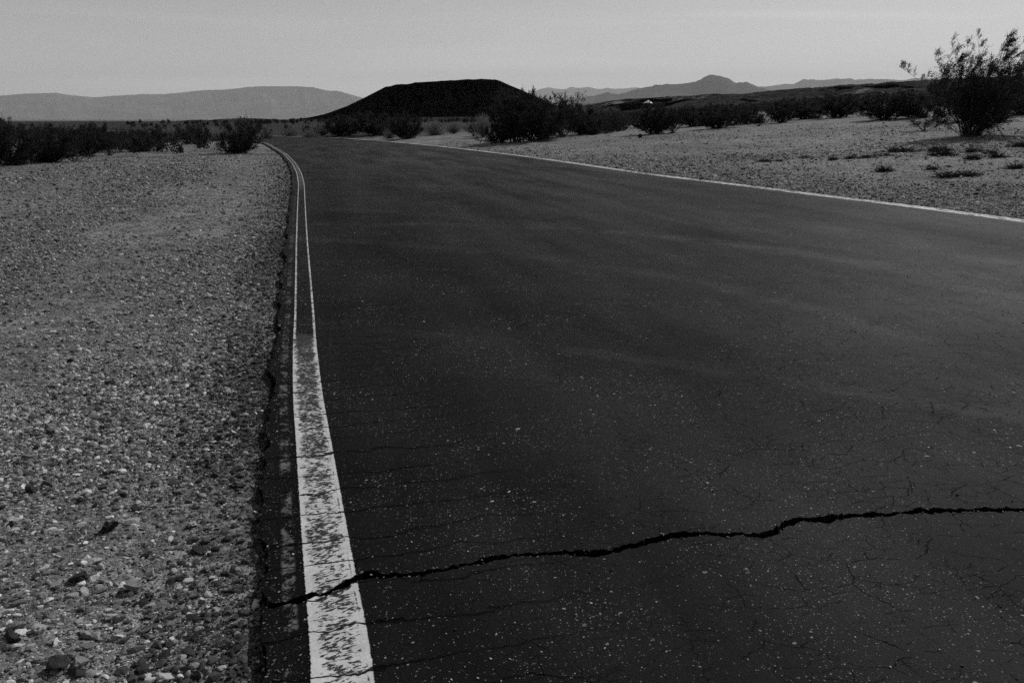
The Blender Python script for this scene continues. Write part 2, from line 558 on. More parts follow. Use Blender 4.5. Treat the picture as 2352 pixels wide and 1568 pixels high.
def mat_stone():
    m = NT("gravel_stone")
    p = m.pos()
    s = m.attr("shade")
    n = m.noise(p, 90.0, 4, 0.7)
    n2 = m.noise(p, 420.0, 2, 0.7)
    c = m.math('MULTIPLY', s, m.math('MULTIPLY', m.lin(n, 0.3, 0.7, 0.75, 1.25), m.lin(n2, 0.3, 0.7, 0.8, 1.2)))
    return m.done(m.bsdf(c, 0.75, 0.25, m.bump(m.math('ADD', n, n2), 0.6, 0.004)))


def mat_rock(name, lo, hi, sc=30.0):
    m = NT(name)
    p = m.pos()
    n = m.noise(p, sc, 6, 0.7)
    return m.done(m.bsdf(m.lin(n, 0.3, 0.7, lo, hi), 0.75, 0.25, m.bump(n, 0.8, 0.012)))


def mat_plant(name, v, var, rough=0.55, spec=0.4, transl=0.0):
    m = NT(name)
    p = m.pos()
    n = m.noise(p, 3.0, 3, 0.6)
    oi = m.n("ShaderNodeObjectInfo").outputs["Random"]
    c = m.math('MULTIPLY', m.lin(n, 0.3, 0.7, v - var, v + var), m.lin(oi, 0, 1, 0.75, 1.25))
    sh = m.bsdf(c, rough, spec)
    if transl > 0:
        tb = m.n("ShaderNodeBsdfTranslucent"); m.l(m.grey(c), tb.inputs[0])
        mx = m.n("ShaderNodeMixShader"); mx.inputs[0].default_value = transl
        m.l(sh, mx.inputs[1]); m.l(tb.outputs[0], mx.inputs[2])
        sh = mx.outputs[0]
    return m.done(sh)


def mat_lava():
    m = NT("lava_scrub")
    p = m.pos()
    sand = m.attr("sand")
    n = m.noise(p, 0.35, 6, 0.7)
    n2 = m.noise(p, 0.05, 4, 0.6)
    n3 = m.noise(p, 1.7, 4, 0.7)
    blk = m.attr("outcrop")
    dark = m.math('MULTIPLY', m.lin(n, 0.3, 0.7, 0.012, 0.085), m.lin(n2, 0.35, 0.65, 0.6, 1.4))
    dark = m.mix(m.ramp(m.math('ADD', blk, m.math('MULTIPLY', m.math('SUBTRACT', n, 0.5), 0.8)), 0.5, 0.6), dark, 0.004)
    pale = m.lin(n3, 0.3, 0.7, 0.14, 0.26)
    k = m.ramp(m.math('ADD', sand, m.math('MULTIPLY', m.math('SUBTRACT', n, 0.5), 0.9)), 0.62, 0.76)
    c = m.mix(k, dark, pale)
    return m.done(m.bsdf(c, 0.95, 0.0, m.bump(m.math('ADD', n, n3), 1.0, 0.8)))


def mat_hill(name, lo, hi, scale, bump_d):
    m = NT(name)
    p = m.pos()
    n = m.noise(p, scale, 7, 0.65)
    return m.done(m.bsdf(m.lin(n, 0.3, 0.7, lo, hi), 0.95, 0.0, m.bump(n, 0.7, bump_d)))


M_ASPH = mat_asphalt(); M_PAINT = mat_paint(); M_OLD = mat_old_paint(); M_GROUND = mat_ground(); M_STONE = mat_stone()
M_LAVA = mat_lava()
M_CINDER = mat_hill("cinder_slope", 0.002, 0.005, 0.07, 2.0)
M_ROCKD = mat_rock("dark_rock", 0.012, 0.035); M_ROCKM = mat_rock("grey_rock", 0.13, 0.22); M_ROCKL = mat_rock("pale_rock", 0.30, 0.42)
M_LEAF = mat_plant("shrub_leaf", 0.038, 0.016, 0.7, 0.10, transl=0.22)
M_STEM = mat_plant("shrub_stem", 0.06, 0.025, 0.8, 0.15)
M_PALE = mat_plant("pale_brush", 0.21, 0.05, 0.85, 0.1, transl=0.2)
M_PSTEM = mat_plant("pale_twig", 0.14, 0.02, 0.85, 0.1)
M_TUFT = mat_plant("dry_tuft", 0.032, 0.012, 0.8, 0.15, transl=0.15)
M_DEAD = mat_plant("dead_wood", 0.05, 0.02, 0.85, 0.1)

# ------------------------------------------------------------------ ground: one sheet to the horizon
az_in = np.arange(-42, 42.001, 0.15)
az_out = np.arange(45, 316, 3.0)
AZ = np.radians(np.r_[az_in, az_out])
nr = 720
RR = 0.35 * (140000 / 0.35) ** (np.arange(nr) / (nr - 1))
A_, R_ = np.meshgrid(AZ, RR, indexing='ij')
GX = np.sin(A_) * R_; GY = np.cos(A_) * R_
GZ = ground_h(GX, GY)
V = np.c_[GX.ravel(), GY.ravel(), GZ.ravel()]
Fq = grid_faces(len(AZ), nr, wrap=True)
c_i = len(V)
V = np.vstack([V, [[0, 0, -0.16]]])
fan = np.c_[np.full(len(AZ), c_i), (np.roll(np.arange(len(AZ)), -1)) * nr, np.arange(len(AZ)) * nr]
rG = np.hypot(V[:, 0], V[:, 1]); aG = np.arctan2(V[:, 0], V[:, 1])
scr = sstep(70, 84, rG + 14 * fbm(V[:, 0] / 9, V[:, 1] / 14, 55, 3) - 22 * sstep(.02, .2, aG)) * (1 - sstep(600, 1500, rG))
ground = struct(link("ground", mesh_np("ground", V, [Fq[:, ::-1], fan[:, ::-1]], M_GROUND, smooth=True, attrs={"scrubby": scr})))

# ------------------------------------------------------------------ road: two slabs parted by the open crack
crack_px = [(632, 1389), (666, 1378), (700, 1371), (741, 1361), (786, 1348), (803, 1338), (830, 1324), (888, 1319), (949, 1317), (1007, 1307), (1058, 1297),
            (1109, 1288), (1177, 1278), (1221, 1269), (1300, 1266), (1380, 1272), (1411, 1265), (1471, 1249), (1559, 1231), (1651, 1227), (1739, 1227), (1771, 1225),
            (1791, 1211), (1839, 1189), (1891, 1191), (1971, 1181), (2051, 1181), (2119, 1169), (2183, 1173), (2251, 1171), (2352, 1169)]
crack_w = [.022, .030, .030, .030, .034, .046, .034, .024, .018, .019, .017, .020, .023, .020, .025, .034, .032, .028, .027, .022, .023, .032,
           .034, .029, .031, .027, .024, .030, .028, .024, .024]
CP = np.array([gp(*p) for p in crack_px])
# meet the road edges
iL = np.argmin(np.hypot(EL[:, 0] - CP[0, 0], EL[:, 1] - CP[0, 1]))
ext = [(CP[-1, 0] + 0.6, CP[-1, 1] + .05), (CP[-1, 0] + 1.7, CP[-1, 1] + 0.02), (CP[-1, 0] + 3.2, CP[-1, 1] + 0.2), (CP[-1, 0] + 5.4, CP[-1, 1] + 0.25)]
endp = np.array(ext[-1])
iR = np.argmin(np.hypot(ER[:, 0] - 10.6, ER[:, 1] - endp[1]))
CP = np.vstack([EL[iL], CP[1:], ext, ER[iR]])
cw = np.array([crack_w[0]] + crack_w[1:] + [.02, .02, .018, .012, .01])
dC = np.r_[0, np.cumsum(np.hypot(*np.diff(CP, axis=0).T))]
sC = np.arange(0.02, dC[-1] - 0.02, 0.006)
C = np.c_[np.interp(sC, dC, CP[:, 0]), np.interp(sC, dC, CP[:, 1])]
C = offset(C, 0.022 * fbm(sC * 7, sC * 0 + 2, 41, 4) + 0.006 * fbm(sC * 60, sC * 0, 42, 2))
W = np.interp(sC, dC, cw) * 1.3
up = C + np.c_[np.zeros(len(C)), W * (0.5 + 0.60 * fbm(sC * 17, sC * 0 + 5, 43, 4)) + 0.006 * fbm(sC * 70, sC * 0 + 9, 44, 2)]
dn = C - np.c_[np.zeros(len(C)), W * (0.5 + 0.40 * fbm(sC * 15, sC * 0 + 15, 45, 4)) + 0.004 * fbm(sC * 65, sC * 0 + 19, 46, 2)]
dn[:, 1] = np.minimum(dn[:, 1], up[:, 1] - 0.003)


def inside_only(Q):
    return Q


def slab(outline, thick=0.14):
    import mathutils
    pts = [Vector((float(a), float(b), 0.0)) for a, b in outline]
    n = len(pts)
    tris = mathutils.geometry.tessellate_polygon([pts])
    vt = np.array([[p.x, p.y, 0.0] for p in pts])
    vb = vt.copy(); vb[:, 2] = -thick
    vb[:, :2] += 0
    ft = []
    for t in tris:
        a, b, c = t
        cr = (pts[b].x - pts[a].x) * (pts[c].y - pts[a].y) - (pts[b].y - pts[a].y) * (pts[c].x - pts[a].x)
        ft.append((a, b, c) if cr > 0 else (a, c, b))
    i = np.arange(n); j = (i + 1) % n
    return np.vstack([vt, vb]), np.array(ft), np.c_[i, i + n, j + n, j]


# outlines, anticlockwise
near = np.vstack([EL[:iL][::-1], EL[:0], ER[:iR], dn[::-1]])     # left edge down, across, right edge up, crack back
far = np.vstack([up, ER[iR + 1:], EL[iL + 1:][::-1]])
v1, t1, q1 = slab(near)
v2, t2, q2 = slab(far)
road = struct(link("road", mesh_np("road", np.vstack([v1, v2]), [np.vstack([t1, t2 + len(v1)]), np.vstack([q1, q2 + len(v1)])], M_ASPH)))


def strip(name, L, w0, w1, mat, z, parent, ya=-4, yb=200, cut=None):
    """painted strip between two offsets of a line, broken where the crack opens"""
    P, s = resample(L, 0.012, 0.006)
    m = (P[:, 1] > ya) & (P[:, 1] < yb)
    P = P[m]
    ww = np.interp(P[:, 1], [0, 2, 6, 12, 80], [w1 * 1.1, w1 * 1.08, w1 * .98, w1 * .93, w1 * .93]) if w1 > .12 else np.full(len(P), w1)
    a = offset(P, np.full(len(P), w0)); b = offset(P, ww)
    nu = 33 if cut else 5
    V = []; U = []; S = []
    for k in range(nu):
        f = k / (nu - 1)
        q = a + (b - a) * f
        V.append(np.c_[q, np.full(len(q), z)]); U.append(np.full(len(q), f)); S.append(q[:, 1])
    V = np.vstack(V); U = np.concatenate(U); S = np.concatenate(S)
    Fq = grid_faces(nu, len(P))
    # drop the faces over the open crack, then the asphalt lips show
    if cut:
        cy_up = np.interp(V[:, 0], up[:, 0], up[:, 1]); cy_dn = np.interp(V[:, 0], dn[:, 0], dn[:, 1])
        lo = V[:, 1] < (cy_up + cy_dn) / 2
        # snap near verts to the lips
        nearv = np.abs(V[:, 1] - (cy_up + cy_dn) / 2) < (cy_up - cy_dn) / 2 + 0.010
        V[:, 1] = np.where(nearv & lo, cy_dn - 0.0015, np.where(nearv & ~lo, cy_up + 0.0015, V[:, 1]))
        lf = lo[Fq]
        Fq = Fq[lf.all(axis=1) | (~lf).all(axis=1)]
    return struct(link(name, mesh_np(name, V, Fq, mat, attrs={"across": U, "along": S}), parent))


strip("edge_line", LEFT, 0.0, LINE_W, M_PAINT, 0.004, road, cut=True)
M_PAINT2 = NT("far_line_paint")
_p = M_PAINT2.pos()
_n = M_PAINT2.noise(_p, 9.0, 5, 0.7)
_mx = M_PAINT2.n("ShaderNodeMixShader")
M_PAINT2.l(M_PAINT2.ramp(M_PAINT2.math('ADD', _n, M_PAINT2.math('MULTIPLY', M_PAINT2.noise(_p, 0.6, 3), 0.3)), 0.60, 0.76), _mx.inputs[0])
M_PAINT2.l(M_PAINT2.bsdf(M_PAINT2.lin(_n, 0.3, 0.7, 0.44, 0.6), 0.7, 0.2), _mx.inputs[1])
M_PAINT2.l(M_PAINT2.n("ShaderNodeBsdfTransparent").outputs[0], _mx.inputs[2])
M_PAINT2.done(_mx.outputs[0])
strip("edge_line", RIGHT, -0.22, 0.115, M_PAINT2.m, 0.004, road)
strip("faded_edge_line", LEFT, -0.078, -0.022, M_OLD, 0.003, road, cut=True, yb=18)

# ------------------------------------------------------------------ gravel
def ico(sub):
    import bmesh
    bm = bmesh.new()
    bmesh.ops.create_icosphere(bm, subdivisions=sub, radius=1.0)
    v = np.array([x.co[:] for x in bm.verts]); f = np.array([[q.index for q in p.verts] for p in bm.faces])
    bm.free()
    return v, f


ICO1 = ico(1); ICO2 = ico(2); ICO3 = ico(3)


def rock_shape(base, seed, cuts=7, lo=0.45):
    """pebble with planar facets: a ball cut by random planes"""
    r = np.random.default_rng(seed)
    v = base[0].copy() * (1 + r.normal(0, 0.10, (len(base[0]), 1)))
    for _ in range(cuts):
        n = r.normal(size=3); n /= np.linalg.norm(n)
        d = r.uniform(lo, 0.85)
        k = v @ n
        v = np.where((k > d)[:, None], v - np.outer(k - d, n), v)
    v *= 1 + r.normal(0, 0.03, (len(v), 1))
    v /= np.abs(v).max()
    return v


def scatter(name, X, Y, S, shade, base, mat, nvar=14, flat=(0.26, 0.66), sink=0.22, zf=None, seed=3):
    r = np.random.default_rng(seed)
    n = len(X)
    Z = ground_h(X, Y) if zf is None else zf
    var = r.integers(0, nvar, n)
    yaw = r.uniform(0, 2 * np.pi, n)
    sx = S * r.uniform(0.8, 1.35, n); sy = S * r.uniform(0.55, 1.0, n); sz = S * r.uniform(flat[0], flat[1], n)
    tx = r.normal(0, 0.25, n); ty = r.normal(0, 0.25, n)
    VV = []; FF = []; AA = []; off = 0
    for k in range(nvar):
        m = np.where(var == k)[0]
        if not len(m):
            continue
        b = rock_shape(base, 100 + k + seed * 50)
        P = b[None] * np.stack([sx[m], sy[m], sz[m]], 1)[:, None]
        # tilt
        c, s = np.cos(tx[m])[:, None], np.sin(tx[m])[:, None]
        y = P[..., 1] * c - P[..., 2] * s; z = P[..., 1] * s + P[..., 2] * c
        c, s = np.cos(ty[m])[:, None], np.sin(ty[m])[:, None]
        x = P[..., 0] * c + z * s; z = -P[..., 0] * s + z * c
        c, s = np.cos(yaw[m])[:, None], np.sin(yaw[m])[:, None]
        x, y = x * c - y * s, x * s + y * c
        Q = np.stack([x + X[m][:, None], y + Y[m][:, None], z + (Z[m] + sz[m] * sink)[:, None]], -1)
        nb = len(b)
        VV.append(Q.reshape(-1, 3))
        FF.append((base[1][None] + (np.arange(len(m)) * nb)[:, None, None]).reshape(-1, 3) + off)
        AA.append(np.repeat(shade[m], nb)); off += len(m) * nb
    return link(name, mesh_np(name, np.vstack(VV), np.vstack(FF), mat, attrs={"shade": np.concatenate(AA)}))


def shade_of(n, dl, r, med=0.22, sg=0.58):
    s = np.exp(r.normal(math.log(med), sg, n))
    dark = r.random(n) < 0.15
    s[dark] = r.uniform(0.02, 0.07, dark.sum())
    pale = r.random(n) < (0.08 if med > .17 else 0.03)
    s[pale] = r.uniform(0.42, 0.6, pale.sum())
    crumb = r.random(n) < 0.88 * (1 - sstep(0.04, 0.62, dl))
    s[crumb] = r.uniform(0.012, 0.06, crumb.sum())
    return np.clip(s, 0.012, 0.68)


def gravel(side, n, r0, r1, a0, a1, smin, smax, pw, base, seed, name):
    r = np.random.default_rng(seed)
    # even on the sight sphere: spread in 1/r so that no distance looks bare
    q = r.random(n * 4)
    rad = 1 / (1 / r0 + (1 / r1 - 1 / r0) * q)
    az = np.radians(r.uniform(a0, a1, n * 4))
    X = np.sin(az) * rad; Y = np.cos(az) * rad
    if side == 'left':
        d = -side_dist(EL_base, X, Y)
    else:
        d = side_dist(ER_base, X, Y)
    k = d > 0.0
    # stony and sandy patches
    den = 0.44 + 0.6 * fbm(X / 1.1, Y / 1.6, 61, 5) + 1.0 * fbm(X / 4 + Y / 9, Y / 7, 65, 3)
    dw = d + 0.9 * fbm(X / 3, Y / 5, 67, 3)
    if side == 'left':
        den = den + 0.42 * np.cos(dw * 2 * np.pi / 3.4) * (1 - sstep(9, 14, d))
    den = np.maximum(den, 1 - (sstep(0.2, 1.2, d) if side == 'left' else sstep(0.8, 4.5, d)))
    k &= r.random(len(X)) < np.clip(den, 0.06 if r0 < 6 else 0.2, 1) * (sstep(r0 * .96, r0 * 1.55, rad) if r0 > 3 and r0 < 9 else 1) * ((1 - sstep(r1 * .68, r1, rad)) if r1 < 20 else 1)
    idx = np.where(k)[0][:n]
    X, Y, d = X[idx], Y[idx], d[idx]
    u = r.random(len(X))
    S = smin * (1 - u * (1 - (smin / smax) ** pw)) ** (-1 / pw)
    return X, Y, S, d, r


# gravel that nobody could count: one object for all of it
parts = []
for args in (('left', 64000, 1.6, 5.2, -62, -2, 0.0022, 0.026, 1.8, ICO2, 1, ''),
             ('left', 140000, 3.2, 12.0, -60, -6, 0.0032, 0.027, 2.0, ICO1, 2, ''),
             ('left', 150000, 7.0, 46.0, -52, -8, 0.007, 0.045, 2.1, ICO1, 3, ''),
             ('right', 125000, 8.0, 52.0, -14, 50, 0.0085, 0.05, 2.1, ICO1, 4, '')):
    side, n, r0, r1, a0, a1, s0, s1, pw, base, seed, _ = args
    X, Y, S, d, rr = gravel(*args)
    # far stones grow a little so that the far ground stays as rough as the near
    if r1 > 20:
        S *= np.clip(np.hypot(X, Y) / 17.0, 0.75, 1.5)
    keep = d > S * 0.6
    X, Y, S, d = X[keep], Y[keep], S[keep], d[keep]
    parts.append(scatter("gravel", X, Y, S, shade_of(len(X), d, rr, 0.25 if r0 < 3 else (0.225 if r0 < 5 else 0.175), 0.58 if r0 < 5 else 0.5), base, M_STONE, seed=seed, flat=(0.26, 0.66) if r0 < 2 else (0.4, 0.9)))
bpy.context.view_layer.update()
# join the four sheets of stones
def join_meshes(objs, name):
    VV = []; FF = []; AA = []; off = 0
    for o in objs:
        me = o.data
        v = np.empty(len(me.vertices) * 3, np.float32); me.vertices.foreach_get("co", v)
        f = np.empty(len(me.loops), np.int32); me.loops.foreach_get("vertex_index", f)
        a = np.empty(len(me.vertices), np.float32); me.attributes["shade"].data.foreach_get("value", a)
        VV.append(v.reshape(-1, 3)); FF.append(f.reshape(-1, 3) + off); AA.append(a); off += len(a)
    me = mesh_np(name, np.vstack(VV), np.vstack(FF), M_STONE, attrs={"shade": np.concatenate(AA)})
    for o in objs:
        d = o.data
        bpy.data.objects.remove(o); bpy.data.meshes.remove(d)
    return link(name, me)


gr = struct(join_meshes(parts, "gravel"), 'stuff')

# crumbs on the asphalt: along the crack lips, at the edge and strewn thinly
r5 = np.random.default_rng(5)
iu = r5.integers(0, len(up), 520); ju = r5.integers(0, len(dn), 420)
xa = np.r_[up[iu, 0], dn[ju, 0]]
ya = np.r_[up[iu, 1] + np.abs(r5.normal(0, 0.008, 520)), dn[ju, 1] - np.abs(r5.normal(0, 0.007, 420))]
sa = r5.uniform(0.0015, 0.0065, len(xa))
ks = (fbm(xa * 3, ya * 0, 71, 3) > -0.25)
xa, ya, sa = xa[ks], ya[ks], sa[ks]
n2 = 1500
rad = 1 / (1 / 1.8 + (1 / 22 - 1 / 1.8) * r5.random(n2)); az = np.radians(r5.uniform(-25, 40, n2))
xb = np.sin(az) * rad; yb = np.cos(az) * rad
db = np.maximum(-side_dist(EL_base, xb, yb), side_dist(ER_base, xb, yb))
kb = db < -0.02
xb, yb = xb[kb], yb[kb]
sb = 0.002 * (1 - r5.random(len(xb)) * 0.92) ** (-0.55)
sb *= np.clip(np.hypot(xb, yb) / 4, 0.8, 2.0)
i3 = r5.integers(0, len(EL), 1300)
xc = EL[i3, 0] + np.abs(r5.normal(0, 0.03, 1300)) - 0.01; yc = EL[i3, 1]
kc = (yc > 1.2) & (yc < 20)
xc, yc = xc[kc], yc[kc]
sc_ = r5.uniform(0.0015, 0.006, len(xc))
i4 = r5.integers(0, len(EL), 1500)
xd = EL[i4, 0] + np.abs(r5.normal(0, 0.05, 1500)); yd = EL[i4, 1]
kd = (yd > 1.2) & (yd < 30) & (fbm(yd * 1.1, yd * 0 + 4, 73, 3) > 0.05)
xd, yd = xd[kd], yd[kd]
sdd = 0.004 * (1 - r5.random(len(xd)) * 0.9) ** -0.5
xx = np.r_[xa, xb, xc, xd]; yy = np.r_[ya, yb, yc, yd]; ss = np.r_[sa, sb, sc_, sdd]
shd = np.r_[r5.uniform(0.03, 0.22, len(xa)), np.where(r5.random(len(xb)) < 0.6, r5.uniform(0.15, 0.5, len(xb)), r5.uniform(0.01, 0.04, len(xb))), r5.uniform(0.008, 0.09, len(xc)), np.exp(r5.normal(math.log(.14), .6, len(xd)))]
cr = scatter("road_crumbs", xx, yy, ss, shd, ICO1, M_STONE, zf=np.zeros(len(xx)) + 0.001, sink=0.4, seed=9)
struct(cr, 'stuff')

# ------------------------------------------------------------------ single rocks
def rock(px, py, wpx, tone, label, flat=0.6, cuts=9, deep=0.8, shape=None):
    x, y, z, t = hit(px, py)
    w = wpx * math.hypot(t, CH) / F / 2
    sd = int(px * 7 + py)
    b = rock_shape(ICO3, sd, cuts, 0.35)
    v = b * np.array([w, w * deep, w * flat])
    v = v + 0.0
    nn = fbm(v[:, 0] / w * 2.2 + sd, v[:, 1] / w * 2.2 + v[:, 2] / w * 1.7, sd % 97, 3)
    v *= (1 + 0.07 * nn)[:, None]
    me = mesh_np("rock", v, ICO3[1], {'d': M_ROCKD, 'm': M_ROCKM, 'l': M_ROCKL}[tone])
    o = link("rock", me, None, (x, y, z + w * flat * 0.45))
    o.rotation_euler = (random.uniform(-.15, .15), random.uniform(-.15, .15), random.uniform(-.3, .3))
    return tag(o, label, "rock", "larger stones lying in the roadside gravel")


for a in [
    (250, 1219, 45, 'd', "largest black angular rock, alone in the middle of the left gravel", 0.72),
    (185, 1151, 28, 'd', "black wedge-shaped rock, upper left of the largest black rock", 0.62),
    (74, 1130, 26, 'd', "black lumpy rock near the left picture edge, beside a smaller black one", 0.7),
    (31, 1140, 18, 'd', "small black rock at the far left, partner of the lumpy black rock", 0.75),
    (283, 1142, 20, 'd', "small black pointed rock above the largest black rock", 0.75),
    (416, 1132, 40, 'm', "long flat slab with pale top and dark front, towards the asphalt edge", 0.34),
    (318, 1170, 38, 'd', "flat black splinter of rock left below the long pale-topped slab", 0.30),
    (461, 1268, 50, 'm', "blocky grey rock with flat pale top, biggest close to the road edge", 0.55),
    (183, 1331, 44, 'd', "black rock with rounded top below left of the largest black rock", 0.6),
    (231, 1310, 26, 'l', "pale rounded stone just right of a dark rock in the lower left gravel", 0.7),
    (344, 1325, 28, 'l', "pale squarish stone in the middle of the lower gravel", 0.7),
    (304, 1360, 42, 'm', "grey pyramid-shaped stone below the pale squarish stone", 0.8),
    (263, 1419, 32, 'l', "pale pointed wedge lying on a grey stone in the lower gravel", 0.45),
    (272, 1430, 34, 'm', "grey flat stone directly under the pale pointed wedge", 0.5),
    (39, 1440, 44, 'm', "grey hump-shaped stone at the left picture edge", 0.6),
    (30, 1467, 44, 'd', "black rock right in front of the grey hump-shaped stone", 0.55),
    (94, 1453, 36, 'l', "pale oblong stone right of the grey hump-shaped stone", 0.6),
    (126, 1537, 56, 'd', "big black rock at the bottom left picture edge", 0.62),
    (181, 1533, 42, 'm', "grey stone with pale top, right of the big black bottom rock", 0.6),
    (181, 1554, 42, 'd', "flat black rock in front of the pale-topped grey stone at the bottom", 0.45),
    (381, 1565, 46, 'l', "pale flat stone cut off by the bottom picture edge", 0.5),
    (548, 1080, 36, 'm', "grey mound-like stone close beside the crumbling asphalt edge", 0.6),
    (550, 1119, 28, 'd', "black flat rock below the grey mound-like stone at the asphalt edge", 0.5),
    (502, 1010, 17, 'd', "small black upright cube of rock in the upper near gravel", 1.0),
    (439, 1211, 28, 'l', "pale stone with broken corner between the long slab and the grey block", 0.6),
    (304, 1204, 42, 'l', "long pale slab right beside the largest black rock", 0.35),
    (209, 1296, 46, 'l', "very flat pale slab lying above the pale rounded stone", 0.22),
    (478, 1316, 15, 'l', "tiny white pyramid stone below the grey blocky rock", 1.0),
    (535, 972, 24, 'l', "light angular stone at the top of the near gravel beside the asphalt", 0.7),
    (1694, 352, 14, 'l', "flat white stone alone on the sand beyond the right edge line", 0.4),
    (1472, 316, 18, 'd', "dark boulder on the sand left of the pair of small bushes", 0.7),
]:
    rock(*a)

# ------------------------------------------------------------------ plants
def tube(P, r0, r1, VV, FF, sides=4):
    n = len(P)
    off = sum(len(v) for v in VV)
    T = np.gradient(P, axis=0); T /= np.linalg.norm(T, axis=1)[:, None] + 1e-9
    ref = np.where(np.abs(T[:, 2:3]) > 0.9, np.array([[1.0, 0, 0]]), np.array([[0, 0, 1.0]]))
    A = np.cross(T, ref); A /= np.linalg.norm(A, axis=1)[:, None] + 1e-9
    B = np.cross(T, A)
    rad = np.linspace(r0, r1, n)[:, None]
    V = []
    for k in range(sides):
        a = 2 * math.pi * k / sides
        V.append(P + rad * (A * math.cos(a) + B * math.sin(a)))
    V = np.stack(V, 1).reshape(-1, 3)
    i = np.arange(n - 1)
    for k in range(sides):
        k2 = (k + 1) % sides
        FF.append(np.c_[i * sides + k, (i + 1) * sides + k, (i + 1) * sides + k2, i * sides + k2] + off)
    VV.append(V)


def arc(p, d, L, up_pull, n, r, wob=0.08):
    """branch curve from p along d, bending by up_pull"""
    pts = [p]
    d = d / np.linalg.norm(d)
    for k in range(n):
        d = d + np.array([0, 0, up_pull / n]) + r.normal(0, wob, 3)
        d /= np.linalg.norm(d)
        pts.append(pts[-1] + d * L / n)
    return np.array(pts), d


def leaves_at(C, D, size, r, aspect=0.45):
    n = len(C)
    D = D * 1.2 + np.array([0.35, 0, 0.35]) + r.normal(0, 0.5, (n, 3)); D /= np.linalg.norm(D, axis=1)[:, None]
    S = np.cross(D, r.normal(size=(n, 3))); S /= np.linalg.norm(S, axis=1)[:, None] + 1e-9
    l = size * r.uniform(0.6, 1.4, n)[:, None]
    a = C; b = C + D * l * 0.5 + S * l * aspect * .5; c = C + D * l; d = C + D * l * .5 - S * l * aspect * .5
    return np.stack([a, b, c, d], 1).reshape(-1, 3)


def shrub(seed, H=1.0, stems=26, amin=4, amax=55, leaf=0.03, nsub=9, ntw=5, nleaf=9, pull=0.5, start=0.3, stem_r=0.012, thin=1.0, aim=None, lenvar=0.3, sub_len=0.34, base_r=.05, wind=0.0):
    """many-stemmed desert shrub; returns stem and leaf meshes"""
    r = np.random.default_rng(seed)
    VV, FF = [], []; LC, LD = [], []
    specs = []
    for k in range(stems):
        a = 2 * math.pi * (k + r.uniform(-.4, .4)) / stems * 3.0
        th = math.radians(amin + (amax - amin) * r.random() ** 0.75)
        L = H * r.uniform(1 - lenvar, 1.03) * (1.0 if th < .6 else 1.0 - 0.28 * (th - .6))
        d = np.array([math.sin(th) * math.cos(a), math.sin(th) * math.sin(a), math.cos(th)])
        specs.append((d, L, pull * r.uniform(0.2, 1.1)))
    for s in (aim or []):
        specs.append(s)
    for d, L, pl in specs:
        p0 = np.r_[r.normal(0, base_r * H, 2), 0.0] - np.array([0, 0, 0.02 * H])
        P, dend = arc(p0, d, L, pl, 9, r, 0.07)
        tube(P, stem_r * H, stem_r * .25 * H, VV, FF, 4)
        for _ in range(nsub):
            t = start + (1 - start) * r.random() ** 0.8
            i = min(int(t * 9), 8); f = t * 9 - i
            q = P[i] * (1 - f) + P[i + 1] * f
            dd = (P[i + 1] - P[i]); dd /= np.linalg.norm(dd)
            nd = dd + r.normal(0, 0.5, 3) + np.array([wind, 0, 0.25])
            Q, de = arc(q, nd, H * sub_len * r.uniform(0.4, 1.0) * (1.1 - .4 * t), 0.35, 5, r, 0.10)
            tube(Q, stem_r * .38 * H, stem_r * .12 * H, VV, FF, 3)
            for _ in range(ntw):
                j = r.integers(1, 5)
                td = (Q[j] - Q[j - 1]) / (np.linalg.norm(Q[j] - Q[j - 1]) + 1e-9) + r.normal(0, 0.5, 3) + np.array([wind * .6, 0, 0])
                T, _e = arc(Q[j], td, H * 0.12 * r.uniform(.5, 1.2), .2, 3, r, 0.12)
                tube(T, stem_r * .13 * H, stem_r * .07 * H, VV, FF, 3)
                m = max(1, int(nleaf * thin * r.uniform(.5, 1.4)))
                f = r.random(m) * 2.999; ii = f.astype(int)
                c = T[ii] + (T[ii + 1] - T[ii]) * (f - ii)[:, None] + r.normal(0, 0.012 * H, (m, 3))
                LC.append(c); LD.append(np.repeat((T[-1] - T[0])[None] / (np.linalg.norm(T[-1] - T[0]) + 1e-9), m, 0))
    V = np.vstack(VV); Fq = np.vstack(FF)
    C = np.vstack(LC); D = np.vstack(LD)
    k = C[:, 2] > 0.01 * H
    Lv = leaves_at(C[k], D[k], leaf * H, r)
    Lf = np.arange(len(Lv)).reshape(-1, 4)
    return (V, Fq), (Lv, Lf)


def brush(seed, n=520, amax=88):
    """domed bush of fine grey twigs"""
    r = np.random.default_rng(seed)
    VV, FF = [], []; LC, LD = [], []
    for k in range(n):
        a = r.uniform(0, 2 * math.pi); th = math.radians(amax) * r.random() ** 0.6
        d = np.array([math.sin(th) * math.cos(a), math.sin(th) * math.sin(a), math.cos(th)])
        P, e = arc(np.r_[r.normal(0, .05, 2), 0], d, r.uniform(.6, 1.0), 0.22, 6, r, 0.10)
        if k % 4 == 0:
            tube(P, .006, .003, VV, FF, 3)
        m = 26
        f = 1.2 + r.random(m) * 4.79; ii = np.minimum(f.astype(int), 5)
        LC.append(P[ii] + (P[ii + 1] - P[ii]) * (f - ii)[:, None] + r.normal(0, .02, (m, 3))); LD.append(np.repeat(e[None], m, 0) * 1.6)
    C = np.vstack(LC); D = np.vstack(LD)
    k = C[:, 2] > 0.0
    Lv = leaves_at(C[k], D[k], .055, r, 0.16)
    return (np.vstack(VV), np.vstack(FF)), (Lv, np.arange(len(Lv)).reshape(-1, 4))


